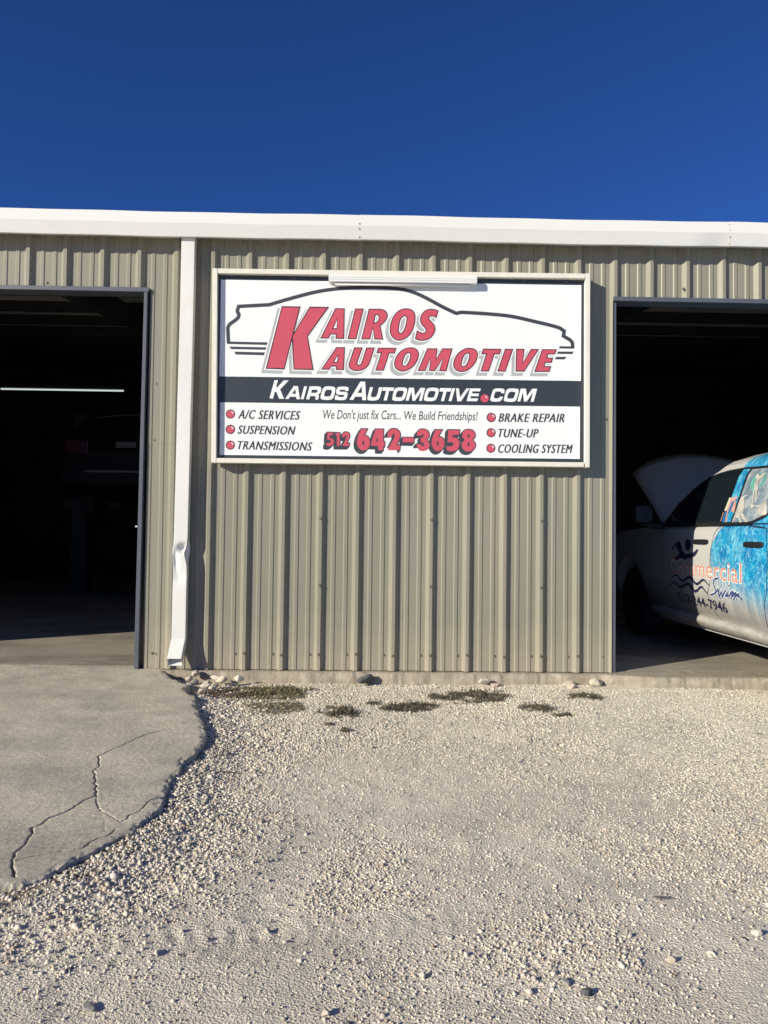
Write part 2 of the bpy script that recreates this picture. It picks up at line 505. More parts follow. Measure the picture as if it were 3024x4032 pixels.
# outlines of the sign artwork (tenths of a millimetre on the sign's own plane) and of the truck's decals (metres)
GLY = '''{"T":[[[-480,29810,0,1080,29810,0,590,27680,0,1810,29810,0,3430,29810,0,1720,27330,0,2230,24560,0,570,24570,0,390,26920,0,-160,24570,0,-1710,24600,0]],[[3920,29720,0,4710,29720,0,4700,27170,0,3960,27170,0,4000,27520,0,3580,27520,0,3420,27180,0,2710,27180,0],[4090,28760,0,4050,28060,0,3800,28060,0]],[[5550,29720,0,6280,29720,0,5690,27170,0,4950,27170,0]],[[6680,29720,0,7360,29730,1,7720,29720,1,8050,29590,1,8250,29260,1,8190,28900,1,7930,28530,1,7670,28310,0,7910,27170,0,7170,27170,0,7030,28090,0,6830,27170,0,6080,27160,0],[7260,29200,0,7400,29200,1,7490,29050,1,7470,28850,1,7340,28650,1,7150,28580,0]],[[9790,29810,1,10220,29710,1,10480,29420,1,10550,29010,1,10480,28440,1,10240,27810,1,9880,27380,1,9330,27110,1,8870,27190,1,8550,27490,1,8420,27950,1,8480,28510,1,8680,29070,1,9010,29510,1,9360,29730,1],[9620,29140,1,9750,29080,1,9790,28890,1,9720,28460,1,9580,28030,1,9420,27800,1,9270,27770,1,9180,27930,1,9200,28260,1,9280,28690,1,9410,28990,1]],[[12450,29660,0,12190,29760,1,11860,29810,1,11430,29720,1,11080,29410,1,10920,29010,1,10950,28650,1,11100,28390,1,11320,28160,1,11390,28000,1,11310,27850,1,11130,27810,1,10900,27870,1,10670,28020,0,10500,27290,0,10770,27160,1,11100,27130,1,11560,27220,1,11950,27510,1,12180,27940,1,12200,28240,1,12090,28500,1,11870,28770,1,11690,28990,1,11740,29130,1,11900,29170,1,12100,29120,1,12270,29010,0]],[[4040,26490,0,4770,26500,0,4720,24600,0,4020,24600,0,4050,24870,0,3660,24870,0,3520,24610,0,2820,24610,0],[4180,25790,0,4120,25270,0,3890,25270,0]],[[5520,26500,0,5150,25360,1,5070,25030,1,5160,24770,1,5430,24580,1,5820,24540,1,6280,24640,1,6630,24890,1,6840,25260,1,7220,26510,0,6510,26500,0,6120,25250,1,6040,25110,1,5910,25070,1,5810,25140,1,5840,25340,1,6230,26500,0]],[[7480,26500,0,9000,26510,0,8870,26030,0,8430,26030,0,7980,24600,0,7270,24600,0,7720,26040,0,7340,26030,0]],[[10220,26580,1,10580,26490,1,10810,26250,1,10860,25920,1,10760,25520,1,10500,25090,1,10110,24750,1,9590,24560,1,9190,24620,1,8910,24860,1,8820,25190,1,8890,25590,1,9140,26050,1,9470,26360,1,9860,26530,1],[10000,26080,1,10110,26040,1,10130,25870,1,10070,25570,1,9940,25280,1,9780,25080,1,9630,25060,1,9540,25170,1,9560,25400,1,9660,25730,1,9800,25980,1]],[[11530,26520,0,12380,26530,0,12300,25690,0,12770,26540,0,13630,26550,0,13150,24640,0,12520,24640,0,12820,25680,0,12190,24640,0,11700,24640,0,11800,25660,0,11400,24630,0,10750,24630,0]],[[15050,26620,1,15450,26540,1,15680,26300,1,15730,25970,1,15620,25570,1,15360,25130,1,14940,24760,1,14450,24600,1,14020,24670,1,13760,24910,1,13680,25240,1,13760,25640,1,14010,26090,1,14370,26410,1,14730,26580,1],[14860,26130,1,14980,26080,1,15000,25920,1,14930,25620,1,14800,25320,1,14640,25120,1,14490,25090,1,14400,25200,1,14420,25430,1,14520,25760,1,14670,26030,1]],[[16150,26570,0,17680,26580,0,17540,26100,0,17110,26100,0,16640,24680,0,15940,24670,0,16380,26100,0,15980,26090,0]],[[17960,26590,0,18660,26590,0,18020,24680,0,17330,24690,0]],[[18880,26600,0,19580,26610,0,19470,25500,0,20110,26610,0,20800,26610,0,19570,24710,0,18850,24700,0]],[[21030,26610,0,22270,26620,0,22120,26180,0,21560,26180,0,21490,25920,0,21980,25920,0,21830,25470,0,21330,25470,0,21260,25200,0,21820,25210,0,21660,24720,0,20390,24700,0]]],"KR":[[[-430,29700,0,960,29710,0,-220,24690,0,-1590,24680,0]],[[1850,29710,0,3240,29720,0,1630,27370,0,2110,24660,0,640,24660,0,480,27330,0]]],"W":[[[-970,23680,0,-690,23690,0,-830,23110,0,-720,23110,0,-200,23680,0,190,23680,0,-500,22920,0,-160,22150,0,-560,22160,0,-810,22730,0,-930,22730,0,-1070,22160,0,-1360,22180,0]],[[620,23230,0,960,23220,0,1130,22140,0,850,22150,0,820,22340,0,320,22340,0,200,22150,0,-80,22150,0],[750,22970,0,800,22580,0,470,22590,0]],[[1470,23220,0,1700,23220,0,1440,22150,0,1190,22150,0]],[[1910,23220,0,2650,23220,1,2830,23140,1,2860,22980,1,2800,22710,1,2640,22550,1,2690,22430,1,2620,22140,0,2370,22130,0,2420,22340,1,2350,22410,1,1960,22410,0,1890,22140,0,1640,22150,0],[2100,22940,0,2480,22940,1,2570,22890,1,2520,22750,1,2390,22690,1,2040,22690,0]],[[3780,23230,1,3990,23140,1,4020,22960,1,3910,22430,1,3770,22200,1,3550,22130,1,3050,22130,1,2850,22210,1,2820,22390,1,2950,22920,1,3080,23140,1,3280,23230,1],[3650,22950,1,3740,22880,1,3660,22540,1,3540,22420,1,3180,22410,1,3110,22490,1,3190,22830,1,3310,22940,1]],[[5080,22880,0,4840,22880,0,4830,22950,1,4760,22980,1,4460,22970,1,4370,22920,1,4370,22840,1,4490,22810,1,4830,22810,1,5010,22740,1,5020,22540,1,4920,22240,1,4700,22130,1,4200,22130,1,4000,22180,1,3990,22320,1,4020,22500,0,4280,22500,0,4250,22410,1,4340,22380,1,4630,22380,1,4730,22430,1,4740,22530,1,4630,22560,1,4270,22570,1,4110,22660,1,4100,22890,1,4190,23140,1,4390,23220,1,4910,23230,1,5090,23150,1,5110,23020,1]],[[6070,23680,0,6460,23670,0,6560,22140,0,6240,22150,0,6210,22420,0,5650,22420,0,5500,22150,0,5180,22160,0],[6180,23310,0,6210,22740,0,5850,22740,0]],[[6860,23230,0,7120,23230,0,6950,22580,1,7010,22420,1,7300,22430,1,7440,22560,1,7600,23230,0,7880,23230,0,7700,22490,1,7560,22230,1,7300,22140,1,6870,22130,1,6670,22210,1,6680,22430,1]],[[7900,23230,0,8850,23230,0,8800,22950,0,8440,22950,0,8260,22150,0,7990,22150,0,8190,22950,0,7870,22950,0]],[[9660,23240,1,9870,23180,1,9910,22980,1,9780,22480,1,9640,22230,1,9410,22140,1,8930,22140,1,8720,22220,1,8710,22410,1,8820,22920,1,8960,23160,1,9180,23240,1],[9540,22970,1,9640,22910,1,9540,22550,1,9430,22440,1,9070,22440,1,8980,22510,1,9080,22850,1,9200,22960,1]],[[10070,23240,0,10480,23240,0,10570,22560,0,11020,23240,0,11400,23240,0,11130,22160,0,10900,22170,0,11100,22930,0,10580,22160,0,10360,22160,0,10270,22940,0,10040,22160,0,9800,22170,0]],[[12270,23260,1,12480,23190,1,12520,23000,1,12390,22490,1,12250,22250,1,12010,22160,1,11540,22150,1,11330,22230,1,11320,22420,1,11430,22930,1,11570,23170,1,11790,23250,1],[12150,22980,1,12250,22920,1,12150,22560,1,12040,22450,1,11680,22450,1,11590,22520,1,11690,22860,1,11810,22980,1]],[[12630,23250,0,13570,23250,0,13500,22960,0,13160,22960,0,12960,22170,0,12710,22170,0,12910,22960,0,12570,22960,0]],[[13630,23250,0,13870,23250,0,13580,22180,0,13330,22180,0]],[[13930,23250,0,14180,23250,0,14280,22510,0,14800,23250,0,15060,23250,0,14370,22180,0,14050,22180,0]],[[15100,23260,0,15990,23260,0,15920,23020,0,15310,23020,0,15260,22840,0,15850,22840,0,15790,22620,0,15180,22620,0,15130,22440,0,15780,22440,0,15700,22200,0,14820,22200,0]],[[17930,22900,0,17660,22900,0,17670,22990,1,17580,23030,1,17280,23020,1,17150,22910,1,17070,22580,1,17140,22480,1,17440,22480,1,17540,22560,1,17560,22620,0,17830,22620,0,17760,22430,1,17590,22240,1,17340,22200,1,16980,22200,1,16790,22290,1,16800,22470,1,16930,22950,1,17050,23200,1,17250,23280,1,17710,23290,1,17930,23210,1,17940,23050,1]],[[18870,23300,1,19100,23230,1,19120,23040,1,19000,22580,1,18880,22300,1,18630,22200,1,18150,22210,1,17920,22280,1,17920,22460,1,18040,22970,1,18160,23210,1,18390,23300,1],[18750,23020,1,18840,22960,1,18740,22600,1,18630,22480,1,18270,22480,1,18180,22570,1,18290,22900,1,18420,23020,1]],[[19290,23310,0,19720,23310,0,19800,22670,0,20240,23310,0,20650,23310,0,20360,22230,0,20110,22230,0,20320,23020,0,19790,22240,0,19560,22240,0,19470,23020,0,19260,22240,0,19020,22240,0]]],"PH":[[[3420,19440,0,3910,19440,0,3880,19230,0,3630,19230,0,3610,19010,0,3730,18980,1,3910,18890,1,3970,18690,1,3890,18470,1,3700,18330,1,3500,18320,1,3340,18370,0,3360,18590,0,3520,18570,1,3670,18620,1,3710,18730,1,3650,18830,1,3400,18850,0]],[[4100,19430,0,4430,19420,0,4440,18340,0,4200,18350,0,4200,19200,0,4090,19200,0]],[[4610,19070,0,4650,19290,1,4800,19460,1,4970,19490,1,5170,19410,1,5240,19190,1,5160,18930,1,4990,18570,0,5240,18570,0,5190,18350,0,4640,18350,0,4920,18900,1,4990,19120,1,4930,19260,1,4870,19210,1,4840,19060,0]],[[6200,19770,0,6680,19770,0,6400,19230,0,6670,19190,1,6870,18930,1,6910,18580,1,6790,18220,1,6490,18010,1,6180,18060,1,5910,18340,1,5840,18740,1,5940,19230,1],[6450,18630,1,6430,18510,1,6390,18440,1,6350,18440,1,6310,18510,1,6290,18620,1,6300,18740,1,6340,18810,1,6390,18810,1,6430,18740,1]],[[7360,19770,0,8000,19770,0,8000,18770,0,8120,18750,0,8110,18380,0,8000,18380,0,7990,18040,0,7600,18050,0,7580,18390,0,7020,18400,0,7030,18710,0],[7550,19210,0,7570,18740,0,7410,18750,0]],[[8320,19140,0,8380,19480,1,8570,19750,1,8840,19830,1,9150,19760,1,9360,19500,1,9370,19140,1,9200,18700,1,9090,18490,0,9390,18490,0,9350,18060,0,8330,18060,0,8670,18650,1,8890,19090,1,8930,19310,1,8840,19420,1,8730,19270,1,8710,19140,0]],[[9610,19120,0,10520,19120,0,10510,18730,0,9590,18730,0]],[[10740,19290,0,10810,19590,1,10980,19770,1,11240,19830,1,11580,19730,1,11750,19480,1,11730,19180,1,11570,18960,0,11780,18710,1,11800,18410,1,11640,18150,1,11300,18030,1,11000,18070,1,10800,18310,1,10740,18580,0,11150,18590,0,11210,18430,1,11310,18460,1,11330,18610,1,11250,18720,1,11070,18740,0,11070,19120,0,11240,19160,1,11310,19300,1,11260,19420,1,11180,19380,1,11150,19290,0]],[[12270,19790,0,12820,19790,0,12510,19210,0,12780,19180,1,13000,18940,1,13030,18590,1,12880,18230,1,12540,18040,1,12240,18130,1,12020,18450,1,11980,18840,1,12080,19270,1],[12570,18650,1,12550,18540,1,12510,18470,1,12470,18470,1,12430,18540,1,12410,18650,1,12430,18760,1,12460,18830,1,12510,18840,1,12550,18770,1]],[[13330,19800,0,14260,19800,0,14220,19410,0,13720,19390,0,13670,19200,0,13940,19170,1,14200,18980,1,14280,18660,1,14140,18270,1,13870,18070,1,13520,18040,1,13190,18130,0,13240,18460,0,13500,18450,1,13710,18530,1,13770,18670,1,13640,18790,1,13280,18770,0]],[[15010,19850,1,15350,19770,1,15530,19490,1,15510,19230,1,15340,19020,1,15530,18760,1,15560,18460,1,15360,18160,1,15020,18040,1,14680,18130,1,14460,18440,1,14470,18740,1,14670,19000,1,14500,19220,1,14490,19520,1,14660,19760,1],[15090,19320,1,15070,19230,1,15040,19170,1,14990,19170,1,14950,19230,1,14930,19320,1,14950,19410,1,14990,19470,1,15030,19470,1,15070,19410,1],[15090,18630,1,15070,18530,1,15030,18460,1,14990,18460,1,14950,18530,1,14930,18630,1,14950,18740,1,14980,18800,1,15030,18800,1,15070,18740,1]]],"CAR":[-4780,26700,0,-4860,27940,0,-4730,28200,1,-4040,28770,1,-3970,29070,0,-4100,29320,1,-4000,29720,0,-1500,29900,0,100,30410,1,2100,30980,1,3610,31270,1,5620,31460,1,7640,31500,1,9350,31380,1,10320,31160,1,11400,30700,1,12810,29960,1,13910,29460,0,14320,29560,0,16260,29480,1,18420,29300,1,20580,28860,1,22420,28420,1,22860,28140,0,22810,27730,0,23490,27280,1,23590,26770,0],"ST":[[-4920,26810,0,-1580,26790,0,-1630,26570,0,-4920,26600,0],[-4710,26390,0,-1670,26380,0,-1740,26170,0,-4560,26180,0],[-4320,25980,0,-1790,25960,0,-1860,25720,0,-4160,25740,0],[22510,26880,0,23700,26880,0,23690,26690,0,22430,26690,0],[22350,26430,0,23700,26450,0,23520,26240,0,22270,26240,0],[22200,25990,0,23090,26010,0,22890,25790,0,22120,25770,0]],"DOT":[[-4520,20840,380],[-4500,19580,390],[-4480,18290,380],[16870,20880,390],[16870,19620,380],[16860,18340,380],[16310,22450,340]],"TX":{"A/C SERVICES":[-3910,20470,1200,20450,720],"SUSPENSION":[-3920,19230,830,19210,690],"TRANSMISSIONS":[-3900,17950,2220,17920,690],"BRAKE REPAIR":[17450,20530,22940,20570,700],"TUNE-UP":[17450,19250,20800,19280,700],"COOLING SYSTEM":[17450,17970,23640,18030,700],"We Don't just fix Cars...":[3040,20570,9420,20610,790],"We Build Friendships!":[9690,20600,15750,20630,760]}}'''
TGS = '{"SW":[[[0.148,0.776],[0.193,0.768],[0.227,0.755],[0.246,0.731],[0.234,0.704],[0.214,0.677],[0.213,0.652],[0.252,0.635],[0.319,0.62]],[[0.212,0.647],[0.164,0.681],[0.16,0.614],[0.109,0.66],[0.101,0.617],[0.023,0.683]],[[-0.011,0.669],[0.033,0.634],[0.015,0.631],[-0.023,0.646]],[[-0.027,0.629],[-0.077,0.677]],[[-0.046,0.645],[-0.097,0.681],[-0.113,0.677],[-0.071,0.623]],[[-0.09,0.641],[-0.151,0.675],[-0.16,0.668],[-0.118,0.619]],[[-0.139,0.64],[-0.197,0.67],[-0.206,0.663],[-0.183,0.642],[-0.211,0.653],[-0.238,0.633]]],"WV":[[[1.205,0.702],[1.12,0.742],[1.03,0.75],[0.976,0.725],[0.927,0.709],[0.84,0.724],[0.774,0.749],[0.716,0.749],[0.667,0.722],[0.617,0.699],[0.56,0.705],[0.498,0.732],[0.442,0.745],[0.394,0.725],[0.337,0.698]],[[1.25,0.632],[1.166,0.669],[1.082,0.681],[1.027,0.656],[0.968,0.645],[0.888,0.66],[0.814,0.686],[0.75,0.681],[0.702,0.648],[0.658,0.629],[0.592,0.641],[0.536,0.669],[0.486,0.678],[0.446,0.655],[0.388,0.628]]],"SM":[[1.16,1.001],[1.084,1.051],[0.999,1.086],[0.944,1.049],[0.901,0.997],[0.826,0.966],[0.702,0.975],[0.631,0.991],[0.558,1.014],[0.582,0.978],[0.631,0.95],[0.702,0.933],[0.789,0.924],[0.848,0.907],[0.924,0.926],[1.087,0.905],[0.97,0.968],[1.017,1.001],[1.073,1.038],[1.121,1.005]],"HD":[[0.8,1.105],[0.841,1.091],[0.849,1.051],[0.826,1.017],[0.782,0.997],[0.74,1.007],[0.721,1.05],[0.745,1.089]],"FIG":{"float":[[-0.078,1.668],[-0.037,1.643],[-0.02,1.607],[-0.031,1.568],[-0.077,1.527],[-0.145,1.491],[-0.156,1.506],[-0.128,1.54],[-0.083,1.58],[-0.083,1.618],[-0.118,1.648],[-0.181,1.664],[-0.217,1.651],[-0.256,1.59],[-0.244,1.549],[-0.206,1.525],[-0.195,1.546],[-0.206,1.588],[-0.196,1.621],[-0.134,1.631],[-0.066,1.658]],"body":[[-0.066,1.658],[-0.129,1.631],[-0.174,1.654],[-0.204,1.655],[-0.215,1.643],[-0.168,1.612],[-0.151,1.581],[-0.201,1.525],[-0.249,1.459],[-0.287,1.405],[-0.265,1.411],[-0.211,1.471],[-0.151,1.528],[-0.195,1.461],[-0.244,1.401],[-0.216,1.408],[-0.162,1.479],[-0.117,1.546],[-0.1,1.574],[-0.095,1.607],[-0.06,1.631]],"legs":[[0.016,1.466],[-0.057,1.482],[-0.085,1.475],[-0.036,1.458],[-0.105,1.401],[-0.139,1.357],[-0.15,1.325],[-0.232,1.286],[-0.292,1.251],[-0.272,1.248],[-0.183,1.282],[-0.105,1.315],[-0.199,1.247],[-0.171,1.247],[-0.116,1.283],[-0.059,1.295],[-0.053,1.249],[-0.036,1.249],[-0.024,1.306],[-0.024,1.35],[0.005,1.389],[0.022,1.439]],"arm":[[-0.205,1.397],[-0.238,1.396],[-0.26,1.385],[-0.353,1.384],[-0.387,1.401],[-0.442,1.414],[-0.546,1.304],[-0.442,1.292],[-0.376,1.339],[-0.371,1.365],[-0.27,1.374],[-0.276,1.358],[-0.243,1.364],[-0.238,1.375],[-0.216,1.381]],"pink":[[0.217,1.47],[0.076,1.469],[0.082,1.453],[0.13,1.444],[0.07,1.43],[0.005,1.334],[0.106,1.354],[0.118,1.388],[0.13,1.377],[0.118,1.332],[0.066,1.253],[0.092,1.257],[0.198,1.385]]}}'
ROCKS = [(-0.685, -0.13, -0.029, 0.0321, 'P', 'tan rock at the back of the heap below the downspout'),
         (-0.716, -0.246, -0.054, 0.0317, 'P', 'pale grooved rock at the left end of the heap below the downspout'),
         (-0.64, -0.386, -0.054, 0.0309, 'P', 'tan rock in the middle of the heap below the downspout'),
         (-0.642, -0.521, -0.054, 0.0383, 'G', 'grey flat slab rock leaning on the broken corner of the concrete apron'),
         (-0.518, -0.199, -0.054, 0.0338, 'W', "white rock in the downspout's shadow at the foot of the wall"),
         (-0.443, -0.289, -0.054, 0.0374, 'C', 'largest cream rock of the heap below the downspout, at its right end'),
         (-0.54, -0.5, -0.054, 0.0303, 'W', 'white angular rock at the front of the heap below the downspout'),
         (-0.519, -0.653, -0.054, 0.0315, 'W', 'white flat rock at the very front of the heap, next to the dry brown grass'),
         (-0.459, -0.588, -0.054, 0.0238, 'W', 'small white rock between the cream rock and the dry brown grass'),
         (-0.524, -0.412, -0.054, 0.0266, 'P', 'small tan rock in the centre of the heap below the downspout'),
         (-0.47, -0.421, -0.054, 0.0224, 'P', 'smallest tan rock touching the largest cream rock of the heap'),
         (-0.329, -0.187, -0.054, 0.0274, 'W', 'white rock standing alone against the foundation right of the downspout heap'),
         (0.678, -0.13, -0.078, 0.0482, 'D', 'dark grey rounded rock against the foundation under the sign'),
         (1.638, -0.13, -0.07, 0.0318, 'W', 'white rock against the foundation behind the widest weed patch'),
         (1.732, -0.151, -0.094, 0.036, 'K', 'flat pinkish rock beside the widest weed patch'),
         (1.681, -0.386, -0.094, 0.0225, 'W', 'small white rock lying on the widest weed patch'),
         (2.319, -0.13, -0.089, 0.0411, 'C', 'large cream rock against the foundation left of the right bay'),
         (2.323, -0.24, -0.094, 0.032, 'K', 'pink rock in front of the large cream rock near the right bay'),
         (2.557, -0.13, -0.084, 0.0394, 'C', 'rounded cream rock half buried at the corner of the right bay'),
         (1.284, -4.302, -0.094, 0.0212, 'D', 'large dark slate rock in the bottom right foreground'),
         (1.241, -4.256, -0.094, 0.0157, 'G', 'grey rock just left of the large dark slate rock'),
         (1.832, -4.041, -0.094, 0.0189, 'G', 'smooth dark grey pebble near the right edge of the photo'),
         (1.899, -4.004, -0.094, 0.0193, 'W', 'long white stone at the right edge of the photo'),
         (1.704, -4.114, -0.094, 0.0182, 'W', 'white rounded stone left of the smooth dark grey pebble'),
         (1.575, -4.144, -0.094, 0.0177, 'P', 'tan stone casting a short shadow in the right foreground'),
         (1.39, -3.807, -0.094, 0.0183, 'G', 'grey stone in a loose cluster left of the curved twig'),
         (-0.115, -4.203, -0.094, 0.0181, 'D', 'dark grey chunk on the dusty ground in the left foreground'),
         (0.099, -4.12, -0.094, 0.0164, 'W', 'white stone beside the tyre tracks in the left foreground'),
         (-0.002, -4.371, -0.094, 0.0193, 'G', 'grey stone nearest the bottom left corner of the photo'),
         (-0.464, -3.778, -0.094, 0.0285, 'P', 'largest tan stone at the left edge just below the apron'),
         (-0.426, -3.752, -0.094, 0.0225, 'G', 'grey stone resting against the largest tan stone below the apron'),
         (-0.379, -3.674, -0.094, 0.0176, 'P', 'tan stone right of the brown soil below the apron edge'),
         (-0.488, -3.675, -0.094, 0.0178, 'P', 'tan stone tucked under the cracked tip of the apron'),
         (0.313, -3.611, -0.094, 0.018, 'G', "grey stone alone in the gravel at the middle of the photo's lower half"),
         (0.512, -4.154, -0.094, 0.015, 'W', 'white stone with a long shadow left of bottom centre'),
         (0.854, -4.221, -0.094, 0.0139, 'W', 'white stone with a long dark shadow right of bottom centre'),
         (0.599, -4.391, -0.094, 0.0153, 'P', 'pale grey stone at the bottom edge near the centre'),
         (0.949, -4.026, -0.094, 0.0149, 'W', 'broad white stone in the gravel right of centre')]
WEEDS = [(-0.05, -0.5, 0.38, 0.27, 3600, 'olive weed patch nearest the downspout, along the foundation', 'Y'),
         (-0.36, -0.62, 0.24, 0.26, 1100, 'dry brown grass in the soil beside the broken corner of the apron', 'B'),
         (0.05, -0.98, 0.24, 0.22, 900, 'thin yellowish weed patch in front of the olive one', 'Y'),
         (0.519, -1.1, 0.2, 0.17, 1300, 'dark round weed patch alone on the gravel left of centre', 'G'),
         (0.927, -0.9, 0.287, 0.17, 1700, 'long dark weed patch between the round one and the widest one', 'G'),
         (1.475, -0.6, 0.33, 0.3, 2600, 'widest dark weed patch, close to the foundation under the sign', 'G'),
         (2.318, -0.6, 0.14, 0.14, 500, 'weed patch in front of the cream rocks near the right bay', 'G'),
         (1.883, -1.0, 0.135, 0.12, 600, 'small weed patch on the gravel right of the widest one', 'G'),
         (2.032, -1.18, 0.09, 0.06, 230, 'tiny sparse weed tuft, the rightmost one out on the gravel', 'G'),
         (0.445, -1.491, 0.048, 0.045, 90, 'tiny weed tuft behind the lone sprig on the gravel', 'G'),
         (0.549, -1.65, 0.054, 0.06, 120, 'lone weed sprig farthest out from the wall', 'G')]
# ------------------------------------------------------------------ ground and apron
EDGE = [(-0.97, -0.02), (-0.90, -0.20), (-0.83, -0.36), (-0.72, -0.50), (-0.615, -0.62), (-0.63, -0.80), (-0.505, -0.971), (-0.44, -1.20), (-0.378, -1.426),
        (-0.30, -1.65), (-0.252, -1.867), (-0.19, -2.10), (-0.185, -2.332), (-0.23, -2.45), (-0.204, -2.552), (-0.215, -2.72), (-0.195, -2.891),
        (-0.175, -3.03), (-0.185, -3.174), (-0.214, -3.39), (-0.298, -3.556), (-0.372, -3.704), (-0.432, -3.782), (-0.50, -3.815), (-0.7, -3.90), (-1.3, -4.15),
        (-2.6, -4.5), (-5.5, -4.7)]
APOLY = EDGE + [(-5.6, 0.1), (-0.97, 0.1)]
G0 = -0.093
def gz(x, y):
    z = G0 + 0.030 * (fbm(x * 0.9 + 5, y * 0.9, 3, 3) - 0.5) + 0.016 * (fbm(x * 5, y * 5, 8, 3) - 0.5) + 0.007 * (fbm(x * 28, y * 28, 12, 3) - 0.5)
    # gravel banked a little against the slab, tyre ruts in the dust
    z = z - 0.006 * sstep(-0.4, -0.1, y) + 0.030 * sstep(0.30, 0.02, dist_poly(x, y, EDGE)) * sstep(-0.3, -0.8, y)
    for (ax, ay, ang, wd) in RUTS:
        c, s = math.cos(ang), math.sin(ang)
        a = (x - ax) * c + (y - ay) * s
        b = -(x - ax) * s + (y - ay) * c
        inn = sstep(wd, wd * 0.7, np.abs(b)) * sstep(0.55, 0.35, np.abs(a))
        lug = np.sin((a + 0.5 * np.abs(b)) * 2 * math.pi / 0.062)
        z = z + inn * (-0.003 + 0.0022 * np.clip(lug * 2, -1, 1))
    return z
RUTS = [(-0.02, -4.08, 0.05, 0.10), (0.52, -3.98, 0.12, 0.085), (0.42, -3.62, 1.45, 0.09)]
def dustiness(x, y):
    """0 = loose gravel, 1 = bare packed dust"""
    d = sstep(0.47, 0.62, fbm(x * 1.1 + 31, y * 1.1 + 7, 21, 4)) * 0.8 * sstep(-2.5, -3.3, y)
    d = np.maximum(d, 0.8 * sstep(1.15, 0.5, np.hypot((x - 0.16) / 0.30, (y + 3.55) / 0.34) + 0.8 * (fbm(x * 4, y * 4, 26, 3) - .5)))
    for (ax, ay, ang, wd) in RUTS:
        c, s = math.cos(ang), math.sin(ang)
        a = (x - ax) * c + (y - ay) * s
        b = -(x - ax) * s + (y - ay) * c
        d = np.maximum(d, sstep(wd * 1.4, wd * 0.8, np.abs(b)) * sstep(0.6, 0.4, np.abs(a)))
    da = dist_poly(x, y, EDGE)
    return d * sstep(0.15, 0.6, da)
def ground_col(x, y):
    base = np.array([0.73, 0.66, 0.54])
    soil = np.array([0.16, 0.105, 0.065])
    da = dist_poly(x, y, EDGE)
    n = fbm(x * 6, y * 6, 40, 3)
    k = sstep(0.16, 0.03, da + 0.14 * (n - 0.5)) * 0.75
    k = np.maximum(k, sstep(0.32, 0.12, np.hypot((x + 0.42) * 0.75, y + 0.72) + 0.2 * (n - 0.5)))
    k = np.maximum(k, sstep(1.15, 0.6, np.hypot((x + 0.33) / 0.13, (y + 3.69 - 0.4 * (x + 0.33)) / 0.055) + 0.5 * (n - 0.5)))
    t = 0.86 + 0.28 * fbm(x * 2.2, y * 2.2, 44, 4)
    return (base * (1 - k[..., None]) + soil * k[..., None]) * t[..., None]
def axis(lo, hi, step, far):
    a = np.arange(lo, hi, step)
    g = np.geomspace(0.15, far, 16)
    return np.concatenate([(lo - g)[::-1], a, hi + g])
ground = obj("ground", grid_mesh(axis(-2.0, 5.2, 0.016, 900), np.concatenate([(-5.3 - np.geomspace(0.15, 900, 16))[::-1], np.arange(-5.3, 0.5, 0.016), [0.8, 14, 60, 900]]),
             gz, ground_col), M_dust, smooth=True)
tag(ground, kind="structure")

CRACKS = [([[-0.326,-1.819],[-0.401,-1.857],[-0.48,-1.893],[-0.555,-1.996],[-0.599,-2.154],[-0.634,-2.272],[-0.666,-2.398],[-0.613,-2.551],[-0.605,-2.636],[-0.538,-2.804],[-0.478,-2.967]],0.006),([[-0.478,-2.967],[-0.509,-3.044],[-0.531,-3.153],[-0.568,-3.23],[-0.571,-3.279],[-0.596,-3.327],[-0.571,-3.41],[-0.559,-3.482],[-0.555,-3.564],[-0.54,-3.615],[-0.514,-3.677],[-0.472,-3.736]],0.008),([[-0.202,-2.982],[-0.235,-3.031],[-0.235,-3.14],[-0.266,-3.201],[-0.272,-3.259]],0.005),([[-0.478,-2.967],[-0.422,-3.116],[-0.34,-3.202],[-0.276,-3.267]],0.0025),([[-0.665,-3.666],[-0.588,-3.609],[-0.552,-3.583]],0.004),([[-0.265,-3.339],[-0.294,-3.407],[-0.33,-3.451],[-0.329,-3.5],[-0.364,-3.524],[-0.407,-3.529],[-0.461,-3.569],[-0.527,-3.615]],0.005),([[-0.725,-3.321],[-0.612,-3.323]],0.0015),([[-0.338,-3.26],[-0.325,-3.316],[-0.299,-3.377]],0.0015),([[-0.481,-2.967],[-0.402,-2.936],[-0.341,-2.915]],0.0015)]
